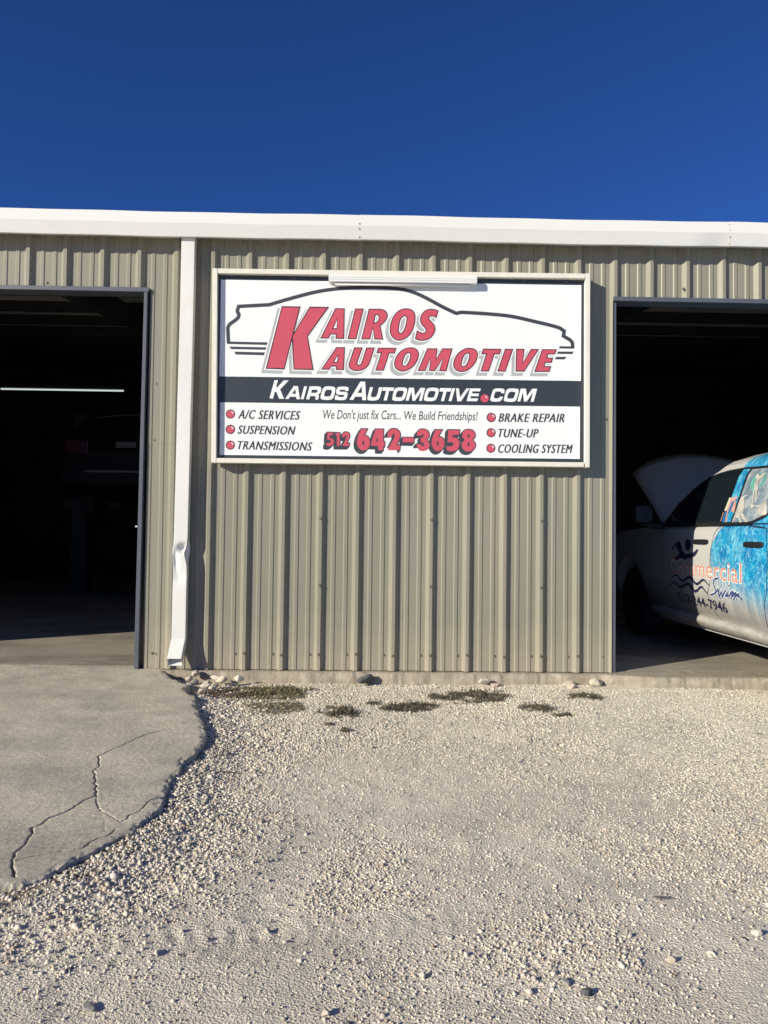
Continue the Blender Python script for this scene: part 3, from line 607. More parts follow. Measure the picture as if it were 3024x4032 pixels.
def apron_z(x, y):
    d = dist_poly(x, y, EDGE)
    ins = in_poly(x, y, APOLY)
    d = np.where(ins, d, -d)
    blk = vnoise(np.floor(x * 21 + 3 * fbm(x * 12, y * 12, 61, 2)) + .5, np.floor(y * 17 + 3 * fbm(x * 12, y * 12, 62, 2)) + .5, 64)
    d = d + 0.035 * (fbm(x * 7, y * 7, 60, 3) - 0.5) + 0.020 * (fbm(x * 45, y * 45, 63, 3) - 0.5) + 0.030 * (blk - 0.5)
    top = -0.006 - 0.0085 * np.clip(-y, 0, 5) + 0.010 * (fbm(x * 1.3, y * 1.3, 50, 3) - 0.5) + 0.0016 * (fbm(x * 40, y * 40, 55, 2) - 0.5)
    z = top - 0.010 * sstep(0.03, 0.0, d) * np.clip(fbm(x * 20, y * 20, 70, 4) * 2.2 - 0.6, 0, 1) - 0.0012 * fbm(x * 90, y * 90, 73, 2)
    dw_x = x + 0.020 * (fbm(x * 26, y * 26, 81, 4) - 0.5)
    dw_y = y + 0.020 * (fbm(x * 26, y * 26, 83, 4) - 0.5)
    for i, (P, w) in enumerate(CRACKS):
        dc = dist_poly(dw_x, dw_y, P)
        ww = 0.48 * w * (0.45 + 0.9 * fbm(x * 9, y * 9, 90 + i, 2))
        z = z - min(0.030, 4.5 * w) * sstep(ww, ww * 0.55, dc) - 0.0008 * sstep(4 * ww, ww, dc)
    z = z - 0.115 * sstep(0.001, -0.014, d) * (0.6 + 0.8 * fbm(x * 50, y * 50, 77, 3)) - 0.12 * sstep(-0.03, -0.12, d)
    return z
ap = obj("concrete_apron", grid_mesh(np.concatenate([np.linspace(-5.4, -2.75, 20), np.arange(-2.70, -0.80, 0.009), np.arange(-0.80, -0.01, 0.0038)]),
         np.concatenate([np.linspace(-4.9, -4.15, 6), np.arange(-4.1, -3.86, 0.009), np.arange(-3.86, -1.75, 0.0038), np.arange(-1.75, 0.06, 0.008)]), apron_z), M_conc)
tag(ap, kind="structure")

# shop floor inside both bays
fl = MB().box(-14, 14, 0.10, 15, -0.25, 0.0)
floor = fl.build("floor", M_floor)
tag(floor, kind="structure")

# ------------------------------------------------------------------ the metal building
B = thing("metal_building", "tan ribbed metal workshop with two open bays and a white gutter", "building", (0, 0, 0))
FT = 0.3048
PROFILE = [(-0.055, 0), (-0.026, -0.032), (0.0, -0.032), (0.029, 0), (0.075, 0), (0.083, -0.0055), (0.108, -0.0055), (0.116, 0),
           (0.176, 0), (0.184, -0.0055), (0.2095, -0.0055), (0.2175, 0)]
def prof_pts(x0, x1):
    pts = []
    for k in range(int(math.floor(x0 / FT)) - 1, int(math.ceil(x1 / FT)) + 2):
        for px, py in PROFILE:
            pts.append((k * FT + px, py))
    def at(x):
        for (ax, ay), (bx, by) in zip(pts[:-1], pts[1:]):
            if ax <= x <= bx:
                return ay + (by - ay) * (x - ax) / (bx - ax)
        return 0
    return [(x0, at(x0))] + [p for p in pts if x0 < p[0] < x1] + [(x1, at(x1))]
def sheet(x0, x1, z0, z1, dy=0.0, wob=0.0, parent=B):
    P = prof_pts(x0, x1)
    nz = max(2, int((z1 - z0) / 0.12))
    V, F = [], []
    for j in range(nz + 1):
        z = z0 + (z1 - z0) * j / nz
        for (x, y) in P:
            w = 0.0
            if wob:
                w = wob * (float(fbm(np.array(x * 3.1), np.array(z * 1.7), 5, 3)) - 0.5)
            V.append((x + w * 0.6, y + dy + w, z))
    n = len(P)
    for j in range(nz):
        for i in range(n - 1):
            a = j * n + i
            F.append((a, a + 1, a + n + 1, a + n))
    return obj("wall_panel", mesh(V, F), M_tan, parent)
ZT = 3.60
sheet(-1.145, -0.545, -0.004, 1.846, 0.0, 0.004)
sheet(-1.145, -0.545, 1.838, ZT, -0.0028, 0.003)
main = sheet(-0.545, 2.709, -0.004, ZT, 0.0, 0.004)
sheet(-5.05, -1.145, 3.131, ZT, 0.0, 0.003)
sheet(-13.0, -5.05, -0.004, ZT, 0.0, 0.003)
sheet(2.709, 6.55, 3.127, ZT, 0.0, 0.003)
sheet(6.55, 13.0, -0.004, ZT, 0.0, 0.003)
def hexhead(r=0.0075, h=0.006):
    mb = MB()
    n = 6
    a = [(1.6 * r * math.cos(2 * math.pi * k / 12), 0, 1.6 * r * math.sin(2 * math.pi * k / 12)) for k in range(12)]
    a2 = [(x, -0.002, z) for x, _, z in a]
    b = [(r * math.cos(2 * math.pi * k / n), -0.002, r * math.sin(2 * math.pi * k / n)) for k in range(n)]
    c = [(x, -0.002 - h, z) for x, _, z in b]
    mb.loft([a, a2])
    mb.loft([b, c])
    return mb
sc0 = hexhead().build("screw", M_screw, main)
spots = []
for k in range(-1, 9):
    spots += [(k * FT - 0.012, -0.032, 0.125 + 0.006 * ((k * 7) % 3 - 1)), (k * FT - 0.088, 0, 0.122)]
for k in (1, 4, 7):
    spots += [(k * FT - 0.010, -0.032, 1.24), (k * FT - 0.012, -0.032, 0.69)]
spots += [(2.640, 0, 0.125), (-0.895, -0.032, 2.02), (-1.09, 0, 1.87), (-1.08, 0, 2.34), (-1.07, 0, 0.12), (-1.035, 0, 0.115), (2.664, 0, 2.10),
          (3.3, -0.032, 3.2), (-1.19, 0, 3.17), (-2.0, 0, 3.165)]
for i, p in enumerate(spots):
    o = sc0 if i == 0 else sc0.copy()
    if i:
        COL.objects.link(o)
    o.parent = main
    o.location = p
# door trims
def trim(name, P):
    return MB().hexa(P).build(name, M_trim, B, bevel=0.002, seg=1)
def jamb(xb0, xb1, xt0, xt1, zt, y0, y1=0.10):
    return trim("door_jamb", [(xb0, y0, -0.012), (xb1, y0, -0.012), (xb1, y1, -0.012), (xb0, y1, -0.012), (xt0, y0, zt), (xt1, y0, zt), (xt1, y1, zt), (xt0, y1, zt)])
lj = jamb(-1.207, -1.172, -1.188, -1.160, 3.092, -0.036)
jamb(-5.09, -5.05, -5.09, -5.05, 3.092, -0.036)
jamb(2.7095, 2.746, 2.7095, 2.742, 3.087, -0.012)
jamb(6.55, 6.59, 6.55, 6.59, 3.087, -0.036)
MB().box(-1.221, -1.206, -0.03, -0.02, 1.150, 1.162).build("strike_plate", M_lampw, lj)
trim("door_header", [(-5.09, -0.036, 3.094), (-1.150, -0.036, 3.094), (-1.150, 0.12, 3.094), (-5.09, 0.12, 3.094), (-5.09, -0.036, 3.130), (-1.150, -0.036, 3.130), (-1.150, 0.12, 3.130), (-5.09, 0.12, 3.130)])
trim("door_header", [(2.7095, -0.036, 3.089), (6.59, -0.036, 3.089), (6.59, 0.12, 3.089), (2.7095, 0.12, 3.089), (2.7095, -0.036, 3.126), (6.59, -0.036, 3.126), (6.59, 0.12, 3.126), (2.7095, 0.12, 3.126)])
# concrete foundation edge under the sheets, proud of the wall at the right bay
xs = np.arange(-1.0, 9.0, 0.012)
ys = np.concatenate([np.linspace(-0.36, 0.09, 56), [0.12]])
def found_z(x, y):
    e = -0.075 - 0.15 * sstep(2.55, 3.0, x) + 0.022 * (fbm(x * 9, y * 0 + 1, 31, 3) - 0.5) + 0.008 * (fbm(x * 40, y * 20, 34, 2) - 0.5)
    d = y - e
    top = -0.010 + 0.009 * sstep(2.6, 2.9, x) + 0.004 * (fbm(x * 14, y * 14, 35, 3) - 0.5) - 0.018 * sstep(0.035, 0, d) * fbm(x * 22, y * 22, 37, 2)
    return top - 0.16 * sstep(0.006, -0.014, d) - 0.1 * sstep(-0.02, -0.04, d)
fo = obj("foundation", grid_mesh(xs, ys, found_z), M_found, B, smooth=True)
# gutter: three overlapping lengths with riveted seams
def gutter(x0, x1, dy, dent=False):
    prof = [(0.02, 3.700), (-0.135, 3.722), (-0.145, 3.722), (-0.172, 3.622), (-0.150, 3.520), (-0.146, 3.516), (-0.004, 3.558)]
    rings = []
    n = max(2, int((x1 - x0) / 0.02))
    for i in range(n + 1):
        x = x0 + (x1 - x0) * i / n
        wv = 0.003 * math.sin(x * 2.1) + 0.0015 * math.sin(x * 7.3)
        ring = []
        for j, (y, z) in enumerate(prof):
            dz = 0.0
            dyy = 0.0
            if dent and j in (4, 5):
                k = sstep(0.22, 0.0, abs(x - (x1 - 0.10)))
                dz, dyy = 0.007 * k, 0.014 * k
            ring.append((x, y - dy + dyy + (0 if j in (0, 6) else wv * 0.3), z + wv + dz))
        rings.append(ring)
    mb = MB().loft(rings, cap=False, closed=False)
    return mb.build("gutter", M_white, B)
gutter(-13, -2.9, 0.0)
g1 = gutter(-2.95, 0.600, 0.001)
g2 = gutter(0.592, 3.640, 0.006, dent=True)
g3 = gutter(3.632, 13, 0.012)
for gx, g, zz in ((0.594, g2, (3.64, 3.60, 3.535)), (3.640, g2, (3.700, 3.648, 3.592, 3.540))):
    for z in zz:
        y = -0.172 + 0.026 * max(0, (z - 3.622) / 0.1) + 0.022 * max(0, (3.622 - z) / 0.1)
        o = sc0.copy()
        COL.objects.link(o)
        o.name = "rivet"
        o.parent = g
        o.location = (gx - 0.008, y - 0.004, z)
        o.scale = (.55, .7, .55)
# downspout: crushed rectangular tube with a kicked elbow
DX = [(3.535, -0.868, 0.104), (3.0, -0.870, 0.105), (2.0, -0.877, 0.106), (1.3, -0.882, 0.107), (0.25, -0.887, 0.108)]
def ds_x(z):
    return float(np.interp(-z, [-a for a, _, _ in DX], [b for _, b, _ in DX])), float(np.interp(-z, [-a for a, _, _ in DX], [c for _, _, c in DX]))
def ds_ring(z, cx=0, nx=10, ny=5):
    x0, w = ds_x(z)
    ring = []
    P = [(i / nx, 0) for i in range(nx)] + [(1, j / ny) for j in range(ny)] + [(1 - i / nx, 1) for i in range(nx)] + [(0, 1 - j / ny) for j in range(ny)]
    for s, t in P:
        x = x0 + w * s
        y = -0.112 + 0.076 * t
        # dents at knee height
        d1 = math.exp(-(((s - 0.75) / 0.35) ** 2 + ((z - 0.985) / 0.035) ** 2)) * (1 - t)
        d2 = math.exp(-(((s - 0.25) / 0.18) ** 2 + ((z - 0.88) / 0.07) ** 2)) * (1 - t)
        d3 = math.exp(-((z - 0.93) / 0.07) ** 2)
        d4 = math.exp(-(((s - 0.4) / 0.5) ** 2 + ((z - 0.75) / 0.05) ** 2)) * (1 - t)
        y += 0.040 * d1 + 0.020 * d2 + 0.010 * d4
        x += (-0.014 * d3 if s > 0.5 else -0.016 * d3 * 0.8) * (1 - 0.5 * t)
        if s == 1:
            x -= 0.030 * math.exp(-((z - 0.96) / 0.055) ** 2) * (1 - abs(2 * t - 0.6))
        y += 0.002 * math.sin(z * 5 + s)
        ring.append((x, y, z))
    return ring
zs = list(np.linspace(3.545, 1.35, 26)) + list(np.linspace(1.32, 0.60, 60)) + list(np.linspace(0.57, 0.255, 10))
mb = MB().loft([ds_ring(z) for z in zs], cap=False)
dsp = mb.build("downspout", M_white, B)
ring = ds_ring(0.258)
el = [ [(x + 0.0005, y, 0.257) for x, y, z in ring] ]
for k, (dx, dy, dz, tilt) in enumerate(((-0.002, -0.006, -0.012, .2), (-0.009, -0.034, -0.080, .50), (-0.016, -0.060, -0.152, .95))):
    q = []
    for x, y, z in ring:
        t = (y + 0.112) / 0.076
        q.append((x + dx, -0.112 + dy + 0.076 * t * math.cos(tilt), 0.257 + dz - 0.076 * t * math.sin(tilt)))
    el.append(q)
elb = MB().loft(el, cap=False).build("elbow", M_white, dsp)
for o_ in (dsp, elb):
    so_ = o_.modifiers.new("thickness", 'SOLIDIFY')
    so_.thickness = 0.0014
    so_.offset = -1
# strap collar under the gutter
MB().box(-0.871, -0.760, -0.1145, -0.036, 3.26, 3.262).build("joint_band", M_white, dsp)
# roof and interior shell
roof = MB().hexa([(-13, -0.02, 3.70), (13, -0.02, 3.70), (13, 14, 5.50), (-13, 14, 5.50), (-13, -0.02, 3.73), (13, -0.02, 3.73), (13, 14, 5.53), (-13, 14, 5.53)]).build("roof", M_ceil, B)
for yy in np.arange(1.6, 13.5, 1.25):
    z = 3.70 + 0.1286 * yy
    MB().box(-12.9, 12.9, yy - 0.03, yy + 0.03, z - 0.14, z - 0.002).build("purlin", M_steel, roof)
for xx, sl in ((-2.45, 0.0), (3.55, 0.0), (6.8, 0), (-6.2, 0), (0.7, 0)):
    MB().hexa([(xx - 0.09, 0.2, 3.36), (xx + 0.09, 0.2, 3.36), (xx + 0.09, 13.7, 5.10), (xx - 0.09, 13.7, 5.10), (xx - 0.09, 0.2, 3.58), (xx + 0.09, 0.2, 3.58), (xx + 0.09, 13.7, 5.30), (xx - 0.09, 13.7, 5.30)]).build("rafter", M_steel, roof)
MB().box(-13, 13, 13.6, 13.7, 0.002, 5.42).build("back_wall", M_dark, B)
MB().box(2.30, 2.36, 0.09, 13.58, 0.002, 2.35).build("added_light_blocker", M_dark, B)  # unseen low wall, added to keep left-bay floor bounce off the truck
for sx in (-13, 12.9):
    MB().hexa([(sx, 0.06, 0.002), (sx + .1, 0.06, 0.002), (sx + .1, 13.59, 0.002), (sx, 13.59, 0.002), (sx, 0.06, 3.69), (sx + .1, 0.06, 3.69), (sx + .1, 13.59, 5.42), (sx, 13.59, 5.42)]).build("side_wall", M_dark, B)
# liner behind the sheets
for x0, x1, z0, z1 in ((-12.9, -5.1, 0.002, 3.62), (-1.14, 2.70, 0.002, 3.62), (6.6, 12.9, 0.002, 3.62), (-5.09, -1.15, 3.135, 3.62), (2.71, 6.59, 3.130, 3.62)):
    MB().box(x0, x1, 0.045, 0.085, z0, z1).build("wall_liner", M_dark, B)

# ------------------------------------------------------------------ the sign
YP = -0.080
S = thing("workshop_sign", "large framed white and black sign with red lettering for the automotive workshop", "sign", (0.94, -0.12, 1.68))
def P0(o):
    """keep world coordinates for a child of a moved empty"""
    o.matrix_parent_inverse = Matrix.Translation(-Vector(o.parent.location))
    return o
def board(P):
    yf, yb = -0.125, -0.034
    V = [(x, y, z) for y in (yf, yb) for (x, z) in P]
    mb = MB().hexa([V[0], V[1], V[5], V[4], V[3], V[2], V[6], V[7]])
    return P0(mb.build("frame_board", M_board, S, bevel=0.002, seg=1))
# corners listed bl, br, tr, tl
board([(-0.592, 1.679), (-0.553, 1.679), (-0.571, 3.270), (-0.611, 3.270)])
board([(2.455, 1.683), (2.491, 1.683), (2.489, 3.286), (2.450, 3.284)])
board([(-0.550, 1.680), (2.445, 1.686), (2.446, 1.724), (-0.550, 1.718)])
board([(-0.566, 3.229), (2.447, 3.243), (2.447, 3.283), (-0.567, 3.269)])
pan = P0(MB().hexa([(-0.553, -0.0785, 1.715), (2.458, -0.0785, 1.722), (2.458, -0.066, 1.722), (-0.553, -0.066, 1.715), (-0.572, -0.0785, 3.232), (2.452, -0.0785, 3.246), (2.452, -0.066, 3.246), (-0.572, -0.066, 3.232)]).build("sign_panel", M_vblack, S))
pl = lambda x, z, lift: (x, YP - lift * 0.0004, z)
def FB(fl, name, m):
    o = fl.build(name, m, pan)
    return o
D = json.loads(GLY)
fw = Flat(pl)
fw.poly([[Vector(q) for q in ((-0.548, 2.392), (2.427, 2.402), (2.427, 3.200), (-0.549, 3.191))]], 0)
fw.poly([[Vector(q) for q in ((-0.535, 1.748), (2.421, 1.756), (2.421, 2.189), (-0.537, 2.179))]], 0)
FB(fw, "white_field", M_vwhite)
# title lettering in four layers
px = 1 / 486.0
fg, fh, fo_, fr = Flat(pl), Flat(pl), Flat(pl), Flat(pl)
for i, g in enumerate(D["T"]):
    L_ = [unpack(c) for c in g]
    k = 0.0 if i % 2 else 0.25
    fg.glyph(L_[:1], 1 + k, 4.5 * px, (-12.5 * px, -12.9 * px))
    fh.glyph(L_, 2 + k, 4.5 * px)
    fo_.glyph(L_, 3 + k)
    if i:
        fr.glyph(L_, 4, -3.9 * px)
for g in D["KR"]:
    fr.glyph([unpack(g[0])], 4)
FB(fg, "lettering_shadow", M_vgrey)
FB(fh, "lettering_halo", M_vwhite)
FB(fo_, "lettering_outline", M_voutline)
FB(fr, "lettering_fill", M_vred)
# car outline and speed stripes
fc = Flat(pl)
fc.stroke(smooth_path(unpack(D["CAR"]), closed=False, seg=4), 0.0305, 0.5)
for i, g in enumerate(D["ST"]):
    fc.glyph([unpack(g)], 0.8)
FB(fc, "car_outline", M_vdark)
# web address
for w0, w1 in ((0, 16), (16, 19)):
    fw = Flat(pl)
    for g in D["W"][w0:w1]:
        fw.glyph([unpack(c) for c in g], 1)
    FB(fw, "web_lettering", M_vwhite)
# phone number
fd, fr = Flat(pl), Flat(pl)
for i, g in enumerate(D["PH"]):
    L_ = [unpack(c) for c in g]
    for j in range(6):
        fd.glyph(L_[:1], 0.5 + 0.3 * j + 0.02 * i, 3.6 * px, (-(5 - j) * 1.9 * px, -(5 - j) * 2.2 * px))
    fr.glyph(L_, 3, -0.2 * px)
FB(fd, "phone_shadow", M_vdark)
FB(fr, "phone_lettering", M_vred)
# bullets
for i, (x, z, rr) in enumerate(D["DOT"]):
    x, z, rr = x * 1e-4, z * 1e-4, rr * 1e-4
    fb, fr, fh = Flat(pl), Flat(pl), Flat(pl)
    if i < 6:
        fb.disc(x, z, rr, 1)
        FB(fb, "bullet_ring", M_voutline)
    fr.disc(x, z, rr * (0.80 if i < 6 else 1.0), 2)
    FB(fr, "bullet" if i < 6 else "web_dot", M_vred)
    arc = [Vector((x + rr * 0.55 * math.cos(a), z + rr * 0.55 * math.sin(a))) for a in np.linspace(1.35, 0.05, 8)]
    fh.stroke(arc, [0.001, rr * .14, rr * .2, rr * .24, rr * .24, rr * .2, rr * .14, 0.001], 3)
    FB(fh, "bullet_gleam", M_vwhite)
# service lines and slogan
for k, (x0, z0, x1, z1, cap) in D["TX"].items():
    x0, z0, x1, z1, cap = (v * 1e-4 for v in (x0, z0, x1, z1, cap))
    ft = Flat(pl)
    if k.startswith("We"):
        put_text(ft, k, x0, z0, x1, z1, cap * 0.93, 1, 0.006, 0.16)
        FB(ft, "slogan_lettering", M_vdark)
    else:
        w_ = 0.0030
        for j in range(4):
            dx = (j - 1.5) * w_ * 0.66
            put_text(ft, k, x0 + w_ + dx, z0, x1 - w_ + dx, z1, cap, 1 + j * 0.25, 0.0, 0.30, 1.12)
        FB(ft, "service_lettering", M_vdark)
# lamp bar under the top board
lm = P0(MB().hexa([(0.339, -0.150, 3.172), (1.551, -0.150, 3.177), (1.551, -0.084, 3.177), (0.339, -0.084, 3.172),
                   (0.339, -0.150, 3.229), (1.551, -0.150, 3.234), (1.551, -0.084, 3.234), (0.339, -0.084, 3.229)]).build("lamp_bar", M_lampw, S, bevel=0.004))
for zz in (3.190, 3.206):
    o = MB().hexa([(0.336, -0.153, zz), (1.554, -0.153, zz + .005), (1.554, -0.1495, zz + .005), (0.336, -0.1495, zz), (0.336, -0.153, zz + .004), (1.554, -0.153, zz + .009), (1.554, -0.1495, zz + .009), (0.336, -0.1495, zz + .004)]).build("lamp_rib", M_lampw, lm)
o = MB().tube([(0.39, -0.117, 3.163), (1.50, -0.117, 3.168)], 0.013, 12).build("lamp_tube", M_lampw, lm, smooth=True)
for x in (0.05, 1.95, 2.3):
    o = sc0.copy()
    COL.objects.link(o)
    o.parent = pan
    o.location = (x, -0.078, 3.216 + 0.004 * x)
    o.scale = (.7, .7, .7)
# ------------------------------------------------------------------ the pickup in the right bay
T = thing("pickup_truck", "white pickup truck with pool water wrap and raised hood, nosed into the right bay", "pickup truck", (3.68, 0, 0))
PZ = [.20, .28, .33, .388, .45, .52, .62, .8, 1.0, 1.2, 1.28, 1.30, 1.66, 1.73, 1.79, 1.83, 1.88, 1.92, 1.95]
PV = [.22, .18, .14, .095, .062, .036, .012, 0, 0, .02, .05, .06, .24, .30, .345, .40, .54, .75, .97]
TW = 2.0
def tv(z):
    return float(np.interp(z, PZ, PV))
def wrap_material():
    m = bpy.data.materials.new("pool_wrap")
    m.use_nodes = True
    t = m.node_tree
    b = t.nodes["Principled BSDF"]
    N, L = t.nodes.new, t.links.new
    b.inputs['Roughness'].default_value = 0.3
    b.inputs['Coat Weight'].default_value = 0.4
    tc = N('ShaderNodeTexCoord')
    sp = N('ShaderNodeSeparateXYZ')
    L(tc.outputs['Object'], sp.inputs[0])
    mp = N('ShaderNodeMapping')
    mp.inputs['Scale'].default_value = (0.3, 1.3, 0.95)
    L(tc.outputs['Object'], mp.inputs[0])
    n1 = N('ShaderNodeTexNoise')
    n1.inputs['Scale'].default_value = 7
    n1.inputs['Detail'].default_value = 3
    L(mp.outputs[0], n1.inputs[0])
    add = N('ShaderNodeMix')
    add.data_type = 'RGBA'
    add.blend_type = 'LINEAR_LIGHT'
    add.inputs[0].default_value = 0.10
    L(mp.outputs[0], add.inputs[6])
    L(n1.outputs['Color'], add.inputs[7])
    def ridge(scale, w, seedz):
        m2 = N('ShaderNodeMapping')
        m2.inputs['Location'].default_value = (seedz, seedz * 2, 0)
        L(add.outputs[2], m2.inputs[0])
        v = N('ShaderNodeTexNoise')
        v.inputs['Scale'].default_value = scale
        v.inputs['Detail'].default_value = 2
        v.inputs['Distortion'].default_value = 0.6
        L(m2.outputs[0], v.inputs[0])
        s1 = N('ShaderNodeMath')
        s1.operation = 'SUBTRACT'
        s1.inputs[1].default_value = 0.5
        L(v.outputs[0], s1.inputs[0])
        s2 = N('ShaderNodeMath')
        s2.operation = 'ABSOLUTE'
        L(s1.outputs[0], s2.inputs[0])
        r_ = N('ShaderNodeMapRange')
        r_.interpolation_type = 'SMOOTHSTEP'
        r_.inputs[1].default_value = 0.0
        r_.inputs[2].default_value = w
        r_.inputs[3].default_value = 1
        r_.inputs[4].default_value = 0
        L(s2.outputs[0], r_.inputs[0])
        return r_.outputs[0]
    c1, c2 = ridge(9, .055, 0), ridge(17, .06, 3.7)
    n2 = N('ShaderNodeTexNoise')
    n2.inputs['Scale'].default_value = 5.5
    n2.inputs['Detail'].default_value = 6
    n2.inputs['Roughness'].default_value = 0.65
    L(mp.outputs[0], n2.inputs[0])
    base = N('ShaderNodeValToRGB')
    base.color_ramp.elements[0].position = 0.34
    base.color_ramp.elements[0].color = (0.0, 0.14, 0.42, 1)
    base.color_ramp.elements[1].position = 0.66
    base.color_ramp.elements[1].color = (0.02, 0.40, 0.66, 1)
    L(n2.outputs[0], base.inputs[0])
    k1 = N('ShaderNodeMath')
    k1.operation = 'MULTIPLY'
    k1.inputs[1].default_value = 0.42
    L(c1, k1.inputs[0])
    k2 = N('ShaderNodeMath')
    k2.operation = 'MULTIPLY_ADD'
    k2.inputs[1].default_value = 0.28
    L(c2, k2.inputs[0])
    L(k1.outputs[0], k2.inputs[2])
    wat = N('ShaderNodeMix')
    wat.data_type = 'RGBA'
    L(k2.outputs[0], wat.inputs[0])
    L(base.outputs[0], wat.inputs[6])
    wat.inputs[7].default_value = (0.36, 0.80, 0.90, 1)
    # where the print starts: a wavy line down the door, and its faded lower part
    zr = N('ShaderNodeMapRange')
    zr.interpolation_type = 'SMOOTHSTEP'
    zr.inputs[1].default_value = 1.02
    zr.inputs[2].default_value = 1.235
    zr.inputs[3].default_value = 0.31
    zr.inputs[4].default_value = 0.16
    L(sp.outputs['Z'], zr.inputs[0])
    gt = N('ShaderNodeMath')
    gt.operation = 'GREATER_THAN'
    gt.inputs[1].default_value = 1.237
    L(sp.outputs['Z'], gt.inputs[0])
    ma = N('ShaderNodeMath')
    ma.operation = 'MULTIPLY_ADD'
    ma.inputs[1].default_value = 0.18
    L(gt.outputs[0], ma.inputs[0])
    L(zr.outputs[0], ma.inputs[2])
    lt = N('ShaderNodeMath')
    lt.operation = 'LESS_THAN'
    L(sp.outputs['Y'], lt.inputs[0])
    L(ma.outputs[0], lt.inputs[1])
    # lower fade (printed): streaky blend to silver white
    mp2 = N('ShaderNodeMapping')
    mp2.inputs['Scale'].default_value = (0.2, 9, 1.2)
    L(tc.outputs['Object'], mp2.inputs[0])
    n3 = N('ShaderNodeTexNoise')
    n3.inputs['Scale'].default_value = 2.2
    n3.inputs['Detail'].default_value = 4
    L(mp2.outputs[0], n3.inputs[0])
    zz = N('ShaderNodeMath')
    zz.operation = 'MULTIPLY_ADD'
    zz.inputs[1].default_value = 0.45
    L(n3.outputs[0], zz.inputs[0])
    sh_ = N('ShaderNodeMath')
    sh_.operation = 'MULTIPLY_ADD'
    sh_.inputs[1].default_value = -0.34
    L(sp.outputs['Y'], sh_.inputs[0])
    L(sp.outputs['Z'], sh_.inputs[2])
    L(sh_.outputs[0], zz.inputs[2])
    fz = N('ShaderNodeMapRange')
    fz.interpolation_type = 'SMOOTHSTEP'
    fz.inputs[1].default_value = 0.74
    fz.inputs[2].default_value = 1.16
    L(zz.outputs[0], fz.inputs[0])
    mm = N('ShaderNodeMath')
    mm.operation = 'MULTIPLY'
    L(fz.outputs[0], mm.inputs[0])
    L(lt.outputs[0], mm.inputs[1])
    out = N('ShaderNodeMix')
    out.data_type = 'RGBA'
    L(mm.outputs[0], out.inputs[0])
    out.inputs[6].default_value = (0.60, 0.59, 0.57, 1)
    L(wat.outputs[2], out.inputs[7])
    # shade of the inward-curving lower body, painted as a grey-brown fade
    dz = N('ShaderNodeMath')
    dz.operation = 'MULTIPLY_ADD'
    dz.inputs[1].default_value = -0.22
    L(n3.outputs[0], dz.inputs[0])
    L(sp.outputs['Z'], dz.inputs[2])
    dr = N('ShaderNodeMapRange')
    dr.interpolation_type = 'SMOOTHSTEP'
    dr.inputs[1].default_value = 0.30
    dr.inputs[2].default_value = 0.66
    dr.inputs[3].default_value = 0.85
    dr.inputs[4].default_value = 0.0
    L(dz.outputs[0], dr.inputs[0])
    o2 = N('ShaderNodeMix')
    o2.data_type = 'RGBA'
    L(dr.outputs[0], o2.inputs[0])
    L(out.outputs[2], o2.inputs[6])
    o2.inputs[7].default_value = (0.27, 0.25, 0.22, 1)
    L(o2.outputs[2], b.inputs['Base Color'])
    return m
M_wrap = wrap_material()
def film_material():
    m = mat("window_print", (0.17, 0.24, 0.30), 0.35, coat=0.3, dirt=(0.42, 0.46, 0.47), dscale=9, dlow=0.44, dhigh=0.62, stretch=(.3, 1, 1))
    return m
M_film = film_material()
M_fig = mat("printed_skin", (0.50, 0.48, 0.43), 0.35, var=0.35, vscale=11)
M_float = mat("printed_float", (0.13, 0.40, 0.33), 0.35, var=0.3, vscale=8)
M_pink = mat("printed_pink", (0.62, 0.33, 0.29), 0.35, var=0.3, vscale=14)

WF, WR = 2.42, -1.18        # wheel centres along the truck
def zb(u_):
    z = 0.285
    for c in (WF, WR):
        d = abs(u_ - c)
        if d < 0.48:
            z = max(z, 0.40 + math.sqrt(max(0, 0.48 ** 2 - d * d)))
    if u_ > 2.9 or u_ < -1.75:
        z = max(z, 0.42)
    return z
def ztop(u_):
    if u_ < -0.80:
        return 1.30
    if u_ < 1.40:
        return 1.243
    return 1.243 - 0.10 * ((u_ - 1.40) / 1.9) ** 1.5
us = sorted(set([-2.55, -2.5, -2.2, -1.9, -1.76, -1.74, -0.81, -0.79, -0.4, 0, 0.4, 0.8, 1.2, 1.4, 1.7, 2.89, 2.91, 3.1, 3.2, 3.26] +
                [round(WF - 0.48 + 0.96 * k / 16, 4) for k in range(17)] + [round(WR - 0.48 + 0.96 * k / 16, 4) for k in range(17)]))
rings = []
ZL = [0.0, .05, .10, .17, .27, .5, .7, .88, .95, 1.0]
for u_ in us:
    b0, t0 = zb(u_), ztop(u_)
    nose = 0.20 * max(0, (u_ - 2.9) / 0.36) ** 2
    P = []
    for k in range(16):
        tt = k / 15
        z = b0 + (t0 - b0) * tt
        v = tv(min(z, 1.24)) + nose + (0.03 if tt == 1 else 0)
        P.append((v, z))
    ring = [(v, u_, z) for v, z in P] + [(TW - v, u_, z) for v, z in P[::-1]]
    rings.append(ring)
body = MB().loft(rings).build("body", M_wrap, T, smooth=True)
body.data.polygons.foreach_set("use_smooth", [len(p.vertices) == 4 for p in body.data.polygons])
# rocker panel with its pinch weld
rk = MB()
rr_ = []
for u_ in np.linspace(-0.68, 1.92, 20):
    rr_.append([(float(np.interp(z, (.28, .30, .33, .36, .385, .405), (.14, .105, .068, .048, .055, .08))), u_, z) for z in (0.405, 0.385, 0.36, 0.345, 0.33, 0.315, 0.30, 0.287)] + [(0.2, u_, 0.287), (0.2, u_, 0.405)])
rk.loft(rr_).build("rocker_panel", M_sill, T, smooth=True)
MB().box(0.165, 0.168, -0.66, 1.9, 0.262, 0.29).build("pinch_weld", M_truckw, T)
